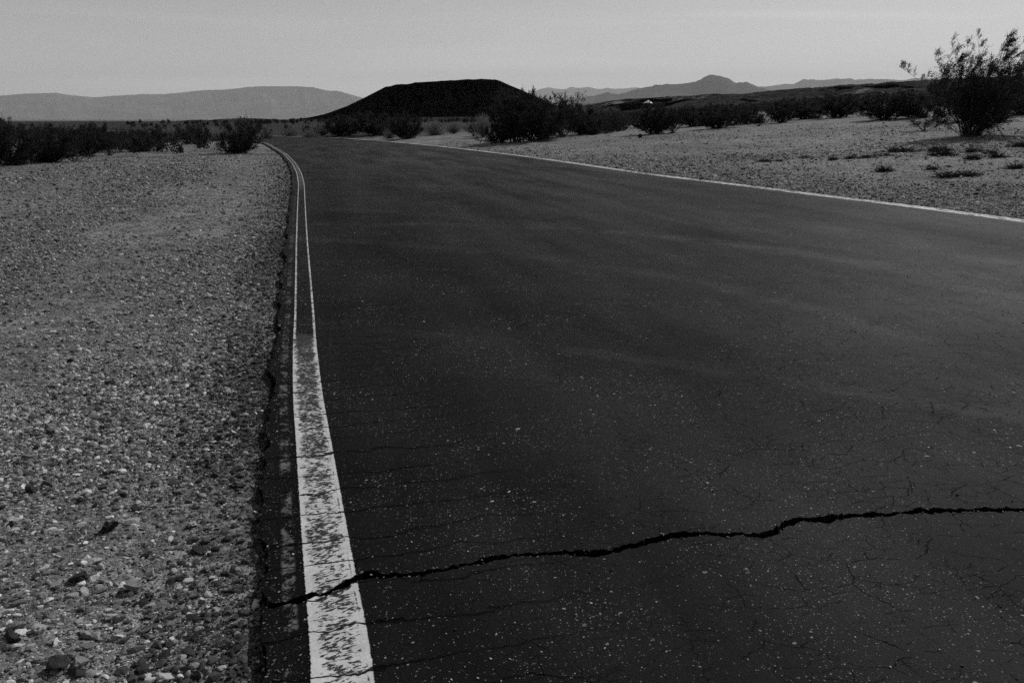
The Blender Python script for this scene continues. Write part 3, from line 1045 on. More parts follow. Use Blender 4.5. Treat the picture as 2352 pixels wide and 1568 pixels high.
def tuft(seed, n=320):
    r = np.random.default_rng(seed)
    V = []; Fq = []
    for k in range(n):
        a = r.uniform(0, 2 * math.pi); th = math.radians(25 + 62 * r.random() ** .6)
        d = np.array([math.sin(th) * math.cos(a), math.sin(th) * math.sin(a), math.cos(th)])
        P, e = arc(np.r_[r.normal(0, .34, 2), 0], d, r.uniform(.45, 1.0), -0.5, 4, r, .1)
        w = np.cross(e, r.normal(size=3)); w /= np.linalg.norm(w)
        wd = np.linspace(.036, .008, 5)[:, None]
        o = len(V) * 10
        V.append(np.vstack([P - w * wd, P + w * wd]))
        i = np.arange(4)
        Fq.append(np.c_[i, i + 1, i + 6, i + 5] + o)
    return np.vstack(V), np.vstack(Fq)


def extent(mv):
    z = mv[:, 2]; return np.percentile(z, 99.2), np.percentile(np.abs(mv[:, 0]), 96.5), np.percentile(np.abs(mv[:, 1]), 96.5)


PROTO = {}
def proto(kind, st, lf, sm, lm, nm_s='stems', nm_l='foliage'):
    ms = mesh_np(nm_s, st[0], st[1], sm, smooth=True); ml = mesh_np(nm_l, lf[0], lf[1], lm)
    PROTO[kind] = (ms, ml, extent(lf[0]))


proto('vase', *shrub(1, stems=26, amax=52, leaf=.026, nleaf=15), M_STEM, M_LEAF)
proto('vase2', *shrub(2, stems=20, amax=60, leaf=.026, nleaf=16, pull=.8), M_STEM, M_LEAF)
proto('dense', *shrub(3, stems=36, amax=80, leaf=.028, nleaf=17, start=.06, pull=.6, nsub=11), M_STEM, M_LEAF)
proto('dense2', *shrub(4, stems=34, amax=84, leaf=.028, nleaf=17, start=.05, pull=.9, nsub=11), M_STEM, M_LEAF)
proto('airy', *shrub(5, stems=15, amax=48, leaf=.026, nleaf=11, nsub=7, lenvar=.45), M_STEM, M_LEAF)
proto('brush', *brush(6), M_PSTEM, M_PALE)
proto('brush2', *brush(7, 420, 75), M_PSTEM, M_PALE)


def bush(px, py, hpx, wpx, kind, label, group, name="desert_shrub", cat="shrub", rmax=110):
    if group == G1:
        hpx *= 0.9
    x, y, z, t = hit(px, py, rmax)
    sc = math.hypot(t, 0) / F
    ms, ml, (eh, ew, ed) = PROTO[kind]
    root = bpy.data.objects.new(name, None)
    root.empty_display_size = 0.2
    COL.objects.link(root)
    sx = wpx * sc / 2 / ew * 0.86
    root.location = (x, y, z - 0.02)
    root.scale = (sx, sx * random.uniform(.85, 1.1) * (0.9 if wpx < 200 else .6), hpx * sc / eh)
    root.rotation_euler = (0, 0, random.choice([0, math.pi]) + random.uniform(-.25, .25))
    link("stems", ms, root); link("foliage", ml, root)
    return tag(root, label, cat, group)


G1 = "dark shrubs along the left side of the road"
G2 = "pale rounded brush bushes beyond the road bend"
G3 = "dark shrubs at the centre below the black crater"
G4 = "dark shrubs on the sandy rise right of the road"
for b in [
    (20, 379, 82, 130, 'dense', "leftmost big dark shrub, cut off by the picture edge", G1),
    (120, 373, 74, 112, 'dense2', "big dark shrub right of the one cut by the left picture edge", G1),
    (-10, 366, 86, 110, 'vase', "tall airy shrub whose twigs rise above the plain at the left edge", G1),
    (118, 350, 60, 40, 'airy', "shrub with a small feathery sprig against the pale mountains", G1),
    (175, 372, 34, 80, 'airy', "low grey weedy shrub in front of the big dark left shrubs", G1),
    (200, 357, 58, 82, 'dense', "dark shrub third from the left edge, on the gravel border", G1),
    (226, 345, 60, 50, 'vase', "shrub with two upright sprigs topping the lava line at left", G1),
    (252, 357, 50, 66, 'vase2', "thin vase-shaped shrub with bare stems at the gravel border", G1),
    (310, 349, 50, 82, 'dense2', "wide dark shrub halfway between the left edge and the road", G1),
    (356, 337, 40, 64, 'dense', "smaller dark shrub at the end of the left shrub row", G1),
    (432, 332, 44, 52, 'vase', "dark shrub with thin sprig, left of the round roadside shrub", G1),
    (462, 326, 38, 46, 'dense', "dark shrub partly behind the sprigged one, nearer the road", G1),
    (497, 324, 30, 52, 'brush', "greyish rounded brush just left of the dark roadside shrub", G1),
    (402, 326, 34, 60, 'brush2', "low grey brush in the gap of the left shrub row", G1),
    (555, 352, 74, 100, 'dense2', "round dark shrub standing at the road where the left line ends", G1),
    (560, 345, 76, 40, 'airy', "airy sprig rising above the round dark roadside shrub", G1),
    (614, 322, 22, 28, 'brush', "small pale brush peeping out right of the round roadside shrub", G2),
    (668, 314, 17, 42, 'brush2', "low pale brush on the far side where the road bends away", G2),
    (712, 318, 19, 44, 'brush', "flat pale bush at the far road edge, left of the dark shrubs", G2),
    (742, 311, 28, 52, 'brush2', "taller greyish bush behind the flat pale bush at the road", G2),
    (790, 312, 44, 90, 'dense', "dark shrub at the far end of the right edge line", G3),
    (862, 311, 48, 96, 'dense2', "dark shrub under the left slope foot of the crater", G3),
    (896, 318, 20, 32, 'brush', "small grey bush leaning on a dark shrub near the edge line", G3),
    (932, 319, 52, 84, 'dense', "dark upright shrub left of the two pale round bushes", G3),
    (999, 311, 32, 46, 'brush', "larger of the two pale round bushes in front of the crater", G2),
    (1042, 307, 25, 36, 'brush2', "smaller of the two pale round bushes in front of the crater", G2),
    (1088, 313, 30, 44, 'vase2', "low twiggy shrub left of the biggest central shrub", G3),
    (1110, 315, 48, 44, 'brush2', "wispy grey bush touching the biggest central shrub", G3),
    (1185, 326, 112, 130, 'vase', "biggest central shrub, reaching up over the crater slope", G3),
    (1152, 328, 66, 84, 'dense2', "low dark shrub at the left foot of the biggest central shrub", G3),
    (1228, 324, 92, 150, 'dense', "dense dark half of the central thicket, beside the biggest shrub", G3),
    (1290, 315, 92, 110, 'vase2', "feathery shrub at the right end of the central thicket", G3),
    (1335, 310, 62, 96, 'dense2', "lower dark shrub closing the central thicket on the right", G3),
    (1417, 299, 34, 34, 'vase', "small lone vase-shaped shrub right of the central thicket", G4),
    (1500, 308, 62, 92, 'dense', "broad dark shrub, left one of the pair on the sand", G4),
    (1545, 306, 54, 56, 'vase2', "narrow twiggy shrub, right one of the pair on the sand", G4),
    (1590, 291, 42, 90, 'dense2', "dark shrub set back behind the pair on the sand", G4),
    (1649, 295, 48, 104, 'dense', "dark shrub with a dark foot, right of the pair on the sand", G4),
    (1712, 285, 38, 84, 'dense2', "rounded shrub behind the small twiggy dome on the right", G4),
    (1743, 290, 24, 42, 'vase2', "small twiggy dome standing alone before the right shrub belt", G4),
    (1795, 282, 46, 60, 'dense', "round dark shrub right of the small twiggy dome", G4),
    (1845, 275, 38, 84, 'dense2', "shrub in the belt left of the broad dark right-hand one", G4),
    (1919, 271, 46, 92, 'dense', "broad dark shrub in the middle of the right shrub belt", G4),
    (1970, 256, 26, 64, 'dense2', "small far shrub at the edge of the sandy gap", G4),
    (2033, 275, 52, 120, 'dense', "wide grey-brown shrub left of the tall shrub", G4),
    (2092, 272, 48, 76, 'dense2', "shrub touching the left side of the tall shrub", G4),
    (2125, 300, 26, 90, 'airy', "low sparse weed at the left foot of the tall shrub", G4),
    (2352, 264, 92, 150, 'dense', "dark shrub behind the tall shrub at the right picture edge", G4),
]:
    bush(*b)

# the tall shrub at the right: vase of stems with long wind-combed sprays
bx, by, bz, bt = hit(2232, 312)
k = bt / F
def aimed(dx, dh, pull=.25):
    d = np.array([dx * k, random.uniform(-.25, .25), dh * k]); L = float(np.linalg.norm(d)) * 1.03
    d = d / L; d[2] -= pull * .5
    return (d, L, pull)
st, lf = shrub(40, H=150 * k, stems=66, amin=4, amax=58, leaf=.0165, nsub=10, ntw=6, nleaf=17, pull=.3, start=.2, stem_r=.0065, lenvar=.5, sub_len=.22, base_r=.06, wind=.6)
# long thin sprays that carry the feathery crown
s2, l2 = shrub(43, H=100 * k, stems=0, leaf=.020, nsub=13, ntw=6, nleaf=17, start=.55, stem_r=.007, sub_len=.25, base_r=.06, wind=.9,
               aim=[aimed(*q) for q in ((16, 158, 0), (-14, 148, 0), (-46, 172, 0), (-30, 138, 0), (-70, 128, 0), (-96, 138, 0), (-54, 150, 0), (-122, 142, -.1), (84, 160, 0), (64, 150, 0), (98, 140, 0), (48, 132, 0),
                                        (118, 138, 0), (30, 176, 0), (8, 182, 0), (60, 168, 0), (76, 130, 0), (108, 118, 0), (-8, 166, 0), (-84, 112, 0), (40, 150, 0), (96, 168, 0), (128, 120, 0), (-20, 120, 0),
                                        (20, 130, 0), (-40, 112, 0), (-110, 84, 0), (-118, 60, 0), (-86, 44, 0), (-70, 30, 0), (-104, 30, 0))])
st = (np.vstack([st[0], s2[0]]), np.vstack([st[1], s2[1] + len(st[0])]))
lf = (np.vstack([lf[0], l2[0]]), None)
# the spray that stands out above the crown
sp_s, sp_l = shrub(41, H=100 * k, stems=0, leaf=.026, nsub=11, ntw=5, nleaf=11, start=.6, stem_r=.006, sub_len=.2, base_r=.01, wind=.8, aim=[(np.array([.55, .05, .95]), 118 * k, -.35), (np.array([.30, .0, .95]), 72 * k, .1)])
off = np.array([26 * k, 0, 118 * k])
tall = bpy.data.objects.new("tall_desert_shrub", None)
COL.objects.link(tall); tall.location = (bx, by, bz)
link("stems", mesh_np("stems", np.vstack([st[0], sp_s[0] + off]), np.vstack([st[1], sp_s[1] + len(st[0])]), M_STEM, smooth=True), tall)
lv = np.vstack([lf[0], sp_l[0] + off])
link("foliage", mesh_np("foliage", lv, np.arange(len(lv)).reshape(-1, 4), M_LEAF), tall)
tag(tall, "tallest shrub in the picture, windblown, on the sandy rise at right", "shrub")

# dead branch beside it
r7 = np.random.default_rng(7)
VV, FF = [], []
P, e = arc(np.array([0., 0, 0.02]), np.array([-.45, .15, .85]), 52 * k, .1, 8, r7, .09)
tube(P, .016, .008, VV, FF, 5)
for j, dd in ((3, (-.9, .1, .5)), (4, (.7, .2, .25)), (6, (-.8, 0, .9)), (7, (.3, .3, 1)), (5, (-1, .1, .2))):
    Q, _ = arc(P[j], np.array(dd, float), 22 * k, .1, 5, r7, .15)
    tube(Q, .008, .003, VV, FF, 4)
dx_, dy_, dz_, _t = hit(2310, 325)
br = link("dead_branch", mesh_np("dead_branch", np.vstack(VV), np.vstack(FF), M_DEAD, smooth=True), None, (dx_, dy_, dz_))
tag(br, "bare forked dead branch leaning on the ground right of the tall shrub", "branch")

# grass tufts on the right
TV = [tuft(s) for s in (1, 2, 3)]
TM = [mesh_np("grass_tuft", v, f, M_TUFT) for v, f in TV]
for px, py, w, h, lab in [
    (2073, 349, 56, 13, "widest dark grass tuft, nearest below the tall shrub's left side"),
    (2159, 349, 44, 15, "domed grass tuft below the tall shrub, upper one of a touching pair"),
    (2166, 357, 48, 13, "lower grass tuft of the touching pair below the tall shrub"),
    (2236, 350, 32, 12, "small grass tuft straight below the tall shrub's foot"),
    (2233, 366, 28, 13, "compact dark grass tuft below the one at the tall shrub's foot"),
    (2290, 362, 30, 12, "grass tuft right of the compact dark one, in front of its twin"),
    (2276, 353, 24, 9, "small grass tuft behind its twin near the right picture edge"),
    (2344, 337, 34, 14, "grass tuft cut off by the right picture edge"),
    (2030, 394, 34, 15, "dark round grass tuft alone, low on the sand to the left"),
    (2143, 390, 26, 10, "small grass tuft between the lone round one and the long pair"),
    (2178, 407, 50, 14, "long grass tuft, left one of the lowest pair near the road"),
    (2226, 404, 44, 12, "long grass tuft, right one of the lowest pair near the road"),
    (1755, 372, 32, 8, "flat grass tuft farthest left, beyond the edge line"),
    (1790, 371, 18, 6, "tiny grass tuft right of the farthest left flat one"),
    (1849, 363, 28, 7, "thin grass tuft at the left end of the broken tuft row"),
    (1914, 368, 22, 9, "dark little grass tuft in the middle of the broken tuft row"),
    (1955, 365, 26, 8, "pale grass tuft right of the middle of the tuft row"),
    (1990, 363, 34, 9, "ragged grass tuft left of the right end of the tuft row"),
    (2028, 358, 34, 7, "flat grass tuft at the right end of the broken tuft row"),
    (2336, 387, 36, 13, "grass tuft low at the right picture edge, nearest the road"),
]:
    x, y, z, t = hit(px, py)
    o = link("grass_tuft", TM[(px + py) % 3], None, (x, y, z - 0.01))
    s = w * t / F / 2 / 0.95
    o.scale = (s, s, h * t / F / 0.52)
    o.rotation_euler = (0, 0, random.uniform(0, 6.28))
    tag(o, lab, "grass tuft", "grass tufts dotted over the sand right of the road")

# ------------------------------------------------------------------ lava fields, crater, mountains
def crest_fn(prof):
    a = np.array([math.atan2(ray(px, py)[0], ray(px, py)[1]) for px, py in prof])
    e = np.array([ray(px, py)[2] / math.hypot(ray(px, py)[0], ray(px, py)[1]) for px, py in prof])
    return a, e


LAVA = {}
def lava(name, prof, r0, rc, r1, seed, rough, sandf, z0=None):
    a, e = crest_fn(prof)
    az = np.arange(a[0], a[-1], math.radians(0.06))
    E = np.interp(az, a, e)
    rr = np.concatenate([np.geomspace(r0, rc, 150), np.linspace(rc, r1, 16)[1:]])
    A, RR_ = np.meshgrid(az, rr, indexing='ij')
    X = np.sin(A) * RR_; Y = np.cos(A) * RR_
    base = ground_h(np.sin(az) * r0, np.cos(az) * r0) - 0.6
    e0 = (base - CH) / r0
    t = (np.log(RR_ / r0) / math.log(rc / r0))
    tt = np.clip(t, 0, 1) ** 0.9
    el = e0[:, None] + (E - e0)[:, None] * tt
    Z = CH + el * np.minimum(RR_, rc)
    back = np.clip((RR_ - rc) / (r1 - rc), 0, 1)
    zc = CH + E * rc
    Z = np.where(RR_ > rc, zc[:, None] + (-2.0 - zc[:, None]) * back ** 1.3, Z)
    k = rough * np.clip((RR_ - r0) / (rc - r0), 0, 1) ** 0.8
    k2 = k * (1 - 0.75 * sstep(.75, 1.0, t)) * (1 - back)
    n = ridged(X / 38, Y / 60, seed, 5)
    Z = Z + k2 * (n - .62) * 2.2 + 0.10 * k * fbm(X / 5, Y / 6, seed + 9, 3)
    edge = np.minimum(sstep(0, .05, (A - az[0])), sstep(0, .05, (az[-1] - A)))
    Z = Z * edge + (-1.0) * (1 - edge)
    sand = sandf(X, Y, A, RR_, t)
    LAVA[name] = (X, Y, Z)
    return struct(link(name, mesh_np(name, np.c_[X.ravel(), Y.ravel(), Z.ravel()], grid_faces(len(az), len(rr))[:, ::-1], M_LAVA, smooth=True, attrs={"sand": sand.ravel(), "outcrop": (0.34 + 0.9 * fbm(X / 34, Y / 60, seed + 33, 4)).ravel()})))


def sand_left(X, Y, A, RR_, t):
    s = 0.30 + 0.42 * fbm(X / 12, Y / 40, 81, 4)
    return np.where(t < .1, s + .25, s)


def sand_right(X, Y, A, RR_, t):
    s = 0.30 + 0.62 * fbm(X / 18, Y / 45, 83, 4)
    a0 = math.atan2(1300 - 1176, F)
    s = s + 0.30 * sstep(math.radians(10), math.radians(5), A) * sstep(.35, .8, t) + 0.12 * sstep(.85, 1.0, t)
    return s


lava("left_lava_field", [(-500, 300), (-200, 296), (0, 292.5), (150, 289), (215, 286), (240, 285), (330, 283), (380, 281), (430, 276), (445, 274.5), (480, 275), (510, 273), (560, 271.5), (600, 272), (640, 274),
                         (700, 275), (800, 272), (1000, 269), (1200, 269), (1350, 264), (1500, 262)], 92, 260, 420, 3, 0.6, sand_left)
lava("right_lava_field", [(1120, 275), (1240, 260), (1290, 247), (1308, 243), (1324, 240), (1363, 239), (1385, 235), (1407, 231), (1441, 227), (1498, 225), (1521, 224), (1563, 219), (1589, 218.5), (1620, 216), (1641, 217), (1694, 216),
                          (1727, 214), (1766, 210), (1820, 206), (1887, 202), (1910, 199), (1967, 196), (2047, 190), (2098, 187), (2124, 186), (2250, 181), (2352, 177), (2600, 170), (2900, 168)], 84, 560, 800, 7, 5.0, sand_right)

# cinder cone
CS = 0.7
cx, cy = -83.0 * CS, 1000.0 * CS
th = np.linspace(0, 2 * np.pi, 361)[:-1]
q = np.concatenate([np.linspace(0, .62, 14), np.linspace(.62, 1.0, 18)[1:], np.geomspace(.02, 1.6, 60) + 1.0])
TH, Q = np.meshgrid(th, q, indexing='ij')
rim_r = 69.0 * (1 + 0.02 * fbm(np.cos(TH) * 3, np.sin(TH) * 3, 9, 3))
side = np.cos(TH)                       # -1 left .. +1 right
rim_h = 42.6 + 4.2 * side + 0.9 * fbm(np.cos(TH) * 6 + 3, np.sin(TH) * 6, 10, 4) - 1.0 * np.abs(side) ** 10
out_l = np.interp((Q - 1), [0, .10, .25, .45, .7, .9, 1.2, 1.6], [1, .87, .665, .42, .19, .085, .02, -.05])
out_r = np.interp((Q - 1), [0, .10, .25, .45, .7, .9, 1.2, 1.6], [1, .90, .76, .57, .34, .20, .08, -.02])
sd_ = sstep(-.3, .8, side)
prof_o = out_l * (1 - sd_) + out_r * sd_
inn = 1 - 0.42 * sstep(0, .5, 1 - Q)
Zc = np.where(Q <= 1, rim_h * inn, rim_h * prof_o)
gul = fbm(np.cos(TH) * 16, np.sin(TH) * 16, 12, 3) * 0.9 + fbm(np.cos(TH) * 5, np.sin(TH) * 5, 13, 2) * 1.2
Zc = Zc + np.where(Q > 1, gul * sstep(1.02, 1.3, Q) * sstep(2.3, 1.6, Q), 0)
rad_ = np.where(Q <= 1, Q * rim_r, rim_r + (Q - 1) * 100)
Vc = np.c_[(cx + np.cos(TH) * rad_ * CS).ravel(), (cy + np.sin(TH) * rad_ * CS).ravel(), (Zc * CS + CH * (1 - CS)).ravel()]
struct(link("crater_hill", mesh_np("crater_hill", Vc, grid_faces(len(th), len(q), wrap=True), M_CINDER, smooth=True)))


def range_(name, prof, dist, depth, seed, mat, spur=0.18, jag=0.02):
    a, e = crest_fn(prof)
    az = np.arange(a[0], a[-1], math.radians(0.045))
    E = np.interp(az, a, e)
    hump = np.convolve(np.pad(E, 3, mode='edge'), np.hanning(7) / np.hanning(7).sum(), 'valid')
    E = hump + (E - hump) * .75
    H = E * dist + CH
    span = H.max()
    H = H + jag * span * fbm(az * 150, az * 0, seed, 4)
    q = np.linspace(-1, 1, 70)
    A, Q = np.meshgrid(az, q, indexing='ij')
    RR_ = dist + Q * depth
    X = np.sin(A) * RR_; Y = np.cos(A) * RR_
    fall = (1 - np.abs(Q)) ** 1.15
    sp = ridged(A * 55 + 0.25 * fbm(X / depth * 2, Y / depth * 2, seed + 2, 2), Q * .9 + seed, seed + 1, 4)
    Z = H[:, None] * fall * (1 - spur * 2 * (1 - sp) * sstep(0.0, .35, np.abs(Q)))
    edge = np.minimum(sstep(0, .02, (A - az[0])), sstep(0, .02, (az[-1] - A)))
    Z = Z * edge - 60 * (1 - fall * edge)
    struct(link(name, mesh_np(name, np.c_[X.ravel(), Y.ravel(), Z.ravel()], grid_faces(len(az), len(q))[:, ::-1], mat, smooth=True)))


M_MTN = mat_hill("mountain_rock", 0.015, 0.12, 0.0004, 700)
range_("left_mountains", [(-700, 240), (-400, 226), (-200, 224), (0, 219), (60, 215), (130, 213), (155, 217), (180, 220), (215, 223), (290, 218), (330, 216), (375, 216), (430, 210), (470, 206), (520, 205), (560, 200),
                          (600, 197), (640, 197.5), (690, 198), (720, 200), (745, 206), (760, 208), (775, 208), (800, 215), (830, 223), (880, 238), (940, 255), (1000, 274)], 76000, 11000, 3, M_MTN, jag=.011)
range_("near_peak_range", [(1180, 274), (1240, 252), (1285, 232), (1306, 228), (1329, 226), (1345, 222), (1357, 218), (1365, 220), (1380, 215), (1394, 211), (1406, 213), (1420, 215), (1441, 211), (1467, 202), (1480, 200), (1498, 197),
                           (1508, 193), (1519, 195), (1530, 192), (1540, 194), (1555, 192), (1568, 190.5), (1597, 186.6), (1612, 179), (1622, 174), (1631, 171), (1643, 171), (1654, 173), (1672, 179), (1692, 189), (1715, 188), (1727, 192),
                           (1740, 198), (1775, 209), (1830, 222), (1900, 240), (1960, 262)], 44000, 7000, 8, M_MTN, jag=.02)
range_("pale_centre_range", [(1150, 274), (1190, 228), (1205, 216), (1220, 211), (1238, 205), (1259, 200), (1280, 203.5), (1298, 204), (1311, 199), (1322, 201), (1337, 201), (1352, 199), (1364, 202), (1376, 203.5), (1394, 201.5), (1420, 203), (1445, 201),
                             (1464, 200), (1472, 202), (1510, 206), (1560, 214), (1650, 232)], 115000, 9000, 12, M_MTN, jag=.016)
range_("right_mountains", [(1660, 240), (1700, 212), (1740, 198), (1772, 196), (1790, 193), (1804, 191), (1823, 192), (1835, 186), (1846, 181), (1862, 181), (1871, 183), (1894, 183), (1910, 181), (1922, 179.5), (1932, 181), (1951, 178), (1964, 182),
                           (1985, 181), (2002, 179), (2022, 181), (2047, 181), (2070, 183), (2092, 179.5), (2111, 178), (2150, 180), (2200, 177), (2260, 178), (2330, 176), (2420, 180), (2600, 190)], 84000, 9000, 17, M_MTN, jag=.016)

# ------------------------------------------------------------------ picnic shelter far off on the lava slope
def lava_z(name, x, y):
    X, Y, Z = LAVA[name]
    i = np.argmin((X - x) ** 2 + (Y - y) ** 2)
    return float(Z.ravel()[i])


d_ = ray(1488, 237)
d_ = d_ / math.hypot(d_[0], d_[1])
dist_s = 330.0
sx_, sy_ = d_[0] * dist_s, d_[1] * dist_s
eave = CH + d_[2] * dist_s
gz = lava_z("right_lava_field", sx_, sy_)
print("shelter: eave", eave, "ground", gz)
def mat_plain(name, v, rough=0.6):
    m = NT(name)
    n = m.noise(m.pos(), 2.0, 3)
    return m.done(m.bsdf(m.lin(n, .3, .7, v * .93, v * 1.07), rough, .3))
sh_ = bpy.data.objects.new("picnic_shelter", None); COL.objects.link(sh_); sh_.location = (sx_, sy_, min(gz, eave - 1.5)); sh_.rotation_euler = (0, 0, R(-32))
z0 = min(gz, eave - 1.5)
hw = 1.5; eh = eave - z0
rv = np.array([[-hw, -hw, eh], [hw, -hw, eh], [hw, hw, eh], [-hw, hw, eh], [0, 0, eh + 1.05], [-hw, -hw, eh - .08], [hw, -hw, eh - .08], [hw, hw, eh - .08], [-hw, hw, eh - .08]])
rt = np.array([[0, 1, 4], [1, 2, 4], [2, 3, 4], [3, 0, 4]]); rq = np.array([[5, 6, 1, 0], [6, 7, 2, 1], [7, 8, 3, 2], [8, 5, 0, 3], [8, 7, 6, 5]])
link("roof", mesh_np("roof", rv, [rt, rq], mat_plain("white_roof", .75)), sh_)
for px_, py_ in ((-1, -1), (1, -1), (1, 1), (-1, 1)):
    VV, FF = [], []
    tube(np.array([[px_ * 1.3, py_ * 1.3, -1.0], [px_ * 1.3, py_ * 1.3, eh / 2], [px_ * 1.3, py_ * 1.3, eh - .06]]), .07, .07, VV, FF, 6)
    link("post", mesh_np("post", VV[0], np.vstack(FF), M_DEAD), sh_)
tag(sh_, "small picnic shelter with white pyramid roof on the dark lava slope", "shelter")

# ------------------------------------------------------------------ far scrub that reads as one mass
rs = np.random.default_rng(23)
def far_scrub():
    LV = []
    def clump(x, y, z, h, w, n, lsz):
        a = rs.uniform(0, 2 * np.pi, n); u = rs.random(n) ** .5; hh = rs.random(n) ** .8
        rad = w * u * np.sqrt(np.clip(1.02 - hh ** 2, 0, 1)) * (0.75 + .35 * np.sin(a * 3 + x))
        C = np.c_[x + np.cos(a) * rad, y + np.sin(a) * rad, z + hh * h]
        LV.append(leaves_at(C, np.repeat(np.array([[0, 0, 1.0]]), n, 0), lsz, rs, .6))
    zones = [(130, 41, 80, -40, -20.5), (850, 66, 170, -38, 4), (420, 56, 180, 4, 12), (700, 62, 260, 12, 40)]
    for n, r0, r1, a0, a1 in zones:
        rad = 1 / (1 / r0 + (1 / r1 - 1 / r0) * rs.random(n)); az = np.radians(rs.uniform(a0, a1, n))
        X = np.sin(az) * rad; Y = np.cos(az) * rad
        dl = -side_dist(EL_base, X, Y); dr = side_dist(ER_base, X, Y)
        k = (np.maximum(dl, dr) > 3.0) & (fbm(X / 30, Y / 50, 91, 3) > -.25)
        k &= ~((az > R(8)) & (rad < 70))
        X, Y, rad = X[k], Y[k], rad[k]
        Z = ground_h(X, Y)
        for nm in LAVA:
            lx, ly, lz = LAVA[nm]
            a_ax = np.arctan2(lx[:, 0], ly[:, 0]); r_ax = np.hypot(lx[0], ly[0])
            aa = np.arctan2(X, Y)
            ia = np.searchsorted(a_ax, aa).clip(0, len(a_ax) - 1); ir = np.searchsorted(r_ax, rad).clip(0, len(r_ax) - 1)
            inside = (aa > a_ax[0]) & (aa < a_ax[-1]) & (rad > r_ax[0]) & (rad < r_ax[-1])
            Z = np.where(inside, np.maximum(Z, lz[ia, ir]), Z)
        for x, y, z, r_ in zip(X, Y, Z, rad):
            h = rs.uniform(.4, 1.25) * (0.62 if x < 0 else 1.0); w = h * rs.uniform(.6, 1.1)
            clump(x, y, z - .05, h, w, int(np.clip(9000 / r_, 50, 130)), .055 + r_ * .0012)
    V = np.vstack(LV)
    return mesh_np("distant_scrub", V, np.arange(len(V)).reshape(-1, 4), M_LEAF)
struct(link("distant_scrub", far_scrub()), 'stuff')

# ------------------------------------------------------------------ haze
HD = 0.95e-5
def haze():
    hw = 150000.0; z0_, z1_ = -90.0, 7800.0
    v = np.array([[x, y, z] for z in (z0_, z1_) for x, y in ((-hw, -hw), (hw, -hw), (hw, hw), (-hw, hw))])
    f = np.array([[0, 3, 2, 1], [4, 5, 6, 7], [0, 1, 5, 4], [1, 2, 6, 5], [2, 3, 7, 6], [3, 0, 4, 7]])
    m = bpy.data.materials.new("haze_air"); m.use_nodes = True
    t = m.node_tree; t.nodes.clear()
    o = t.nodes.new("ShaderNodeOutputMaterial"); pv = t.nodes.new("ShaderNodeVolumePrincipled")
    pv.inputs["Color"].default_value = (.9, .9, .9, 1); pv.inputs["Density"].default_value = HD; pv.inputs["Anisotropy"].default_value = 0.0
    t.links.new(pv.outputs[0], o.inputs["Volume"])
    return struct(link("haze", mesh_np("haze", v, f, m)), 'stuff')
haze()

# ------------------------------------------------------------------ light
SUN_EL, SUN_AZ = 39.0, 37.0
S = Vector((math.sin(R(SUN_AZ)) * math.cos(R(SUN_EL)), math.cos(R(SUN_AZ)) * math.cos(R(SUN_EL)), math.sin(R(SUN_EL))))
sd = bpy.data.lights.new("sun", 'SUN'); sd.energy = 3.3; sd.angle = R(0.53); sd.color = (1, 1, 1)
so = bpy.data.objects.new("sun", sd); COL.objects.link(so)
so.rotation_euler = (-S).to_track_quat('-Z', 'Y').to_euler(); so.location = (20, 40, 60)

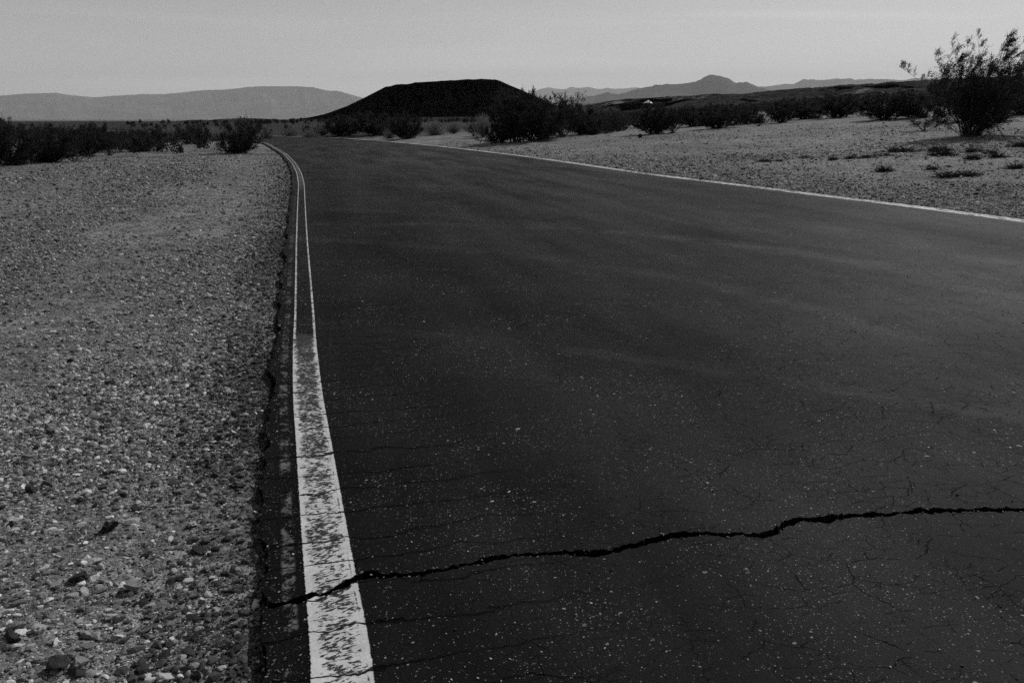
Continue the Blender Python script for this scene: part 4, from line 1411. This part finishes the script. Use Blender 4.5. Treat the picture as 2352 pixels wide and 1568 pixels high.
w = bpy.data.worlds.new("World"); scene.world = w; w.use_nodes = True
t = w.node_tree; t.nodes.clear()
o = t.nodes.new("ShaderNodeOutputWorld"); bg = t.nodes.new("ShaderNodeBackground")
sk = t.nodes.new("ShaderNodeTexSky"); sk.sky_type = 'NISHITA'; sk.sun_disc = False
sk.sun_elevation = R(SUN_EL); sk.sun_rotation = R(SUN_AZ); sk.altitude = 200; sk.air_density = 1.0; sk.dust_density = 0.4; sk.ozone_density = 1.0
sp = t.nodes.new("ShaderNodeSeparateColor")
t.links.new(sk.outputs[0], sp.inputs[0])
def wm(op, a, b):
    nd = t.nodes.new("ShaderNodeMath"); nd.operation = op
    for i, q in enumerate((a, b)):
        if isinstance(q, float):
            nd.inputs[i].default_value = q
        else:
            t.links.new(q, nd.inputs[i])
    return nd.outputs[0]
# black-and-white film behind an orange filter
g = wm('ADD', wm('MULTIPLY', sp.outputs[0], 0.60), wm('MULTIPLY', sp.outputs[1], 0.40))
tc = t.nodes.new("ShaderNodeTexCoord"); mp = t.nodes.new("ShaderNodeMapping")
mp.inputs["Scale"].default_value = (1.2, 1.2, 16.0); mp.inputs["Rotation"].default_value = (0.0, R(-7), 0.0)
t.links.new(tc.outputs["Generated"], mp.inputs[0])
nz = t.nodes.new("ShaderNodeTexNoise"); nz.inputs["Scale"].default_value = 1.6; nz.inputs["Detail"].default_value = 6; nz.inputs["Distortion"].default_value = 0.6
t.links.new(mp.outputs[0], nz.inputs["Vector"])
mr = t.nodes.new("ShaderNodeMapRange"); mr.interpolation_type = 'SMOOTHSTEP'
t.links.new(nz.outputs[0], mr.inputs[0]); mr.inputs[1].default_value = .45; mr.inputs[2].default_value = .75; mr.inputs[3].default_value = 1.0; mr.inputs[4].default_value = 1.14
g = wm('MULTIPLY', g, mr.outputs[0])
cc = t.nodes.new("ShaderNodeCombineColor")
for i in range(3):
    t.links.new(g, cc.inputs[i])
t.links.new(cc.outputs[0], bg.inputs[0]); bg.inputs[1].default_value = 0.094
t.links.new(bg.outputs[0], o.inputs[0])

vs = scene.view_settings
scene.display_settings.display_device = 'sRGB'
vs.view_transform = 'Standard'; vs.look = 'None'; vs.exposure = -0.10; vs.gamma = 1.0; vs.use_curve_mapping = False

cy_ = scene.cycles
cy_.use_denoising = False
cy_.max_bounces = 5; cy_.diffuse_bounces = 2; cy_.glossy_bounces = 2; cy_.transparent_max_bounces = 8; cy_.volume_bounces = 1
cy_.use_adaptive_sampling = True; cy_.adaptive_threshold = 0.022; cy_.adaptive_min_samples = 24
cy_.caustics_reflective = False; cy_.caustics_refractive = False
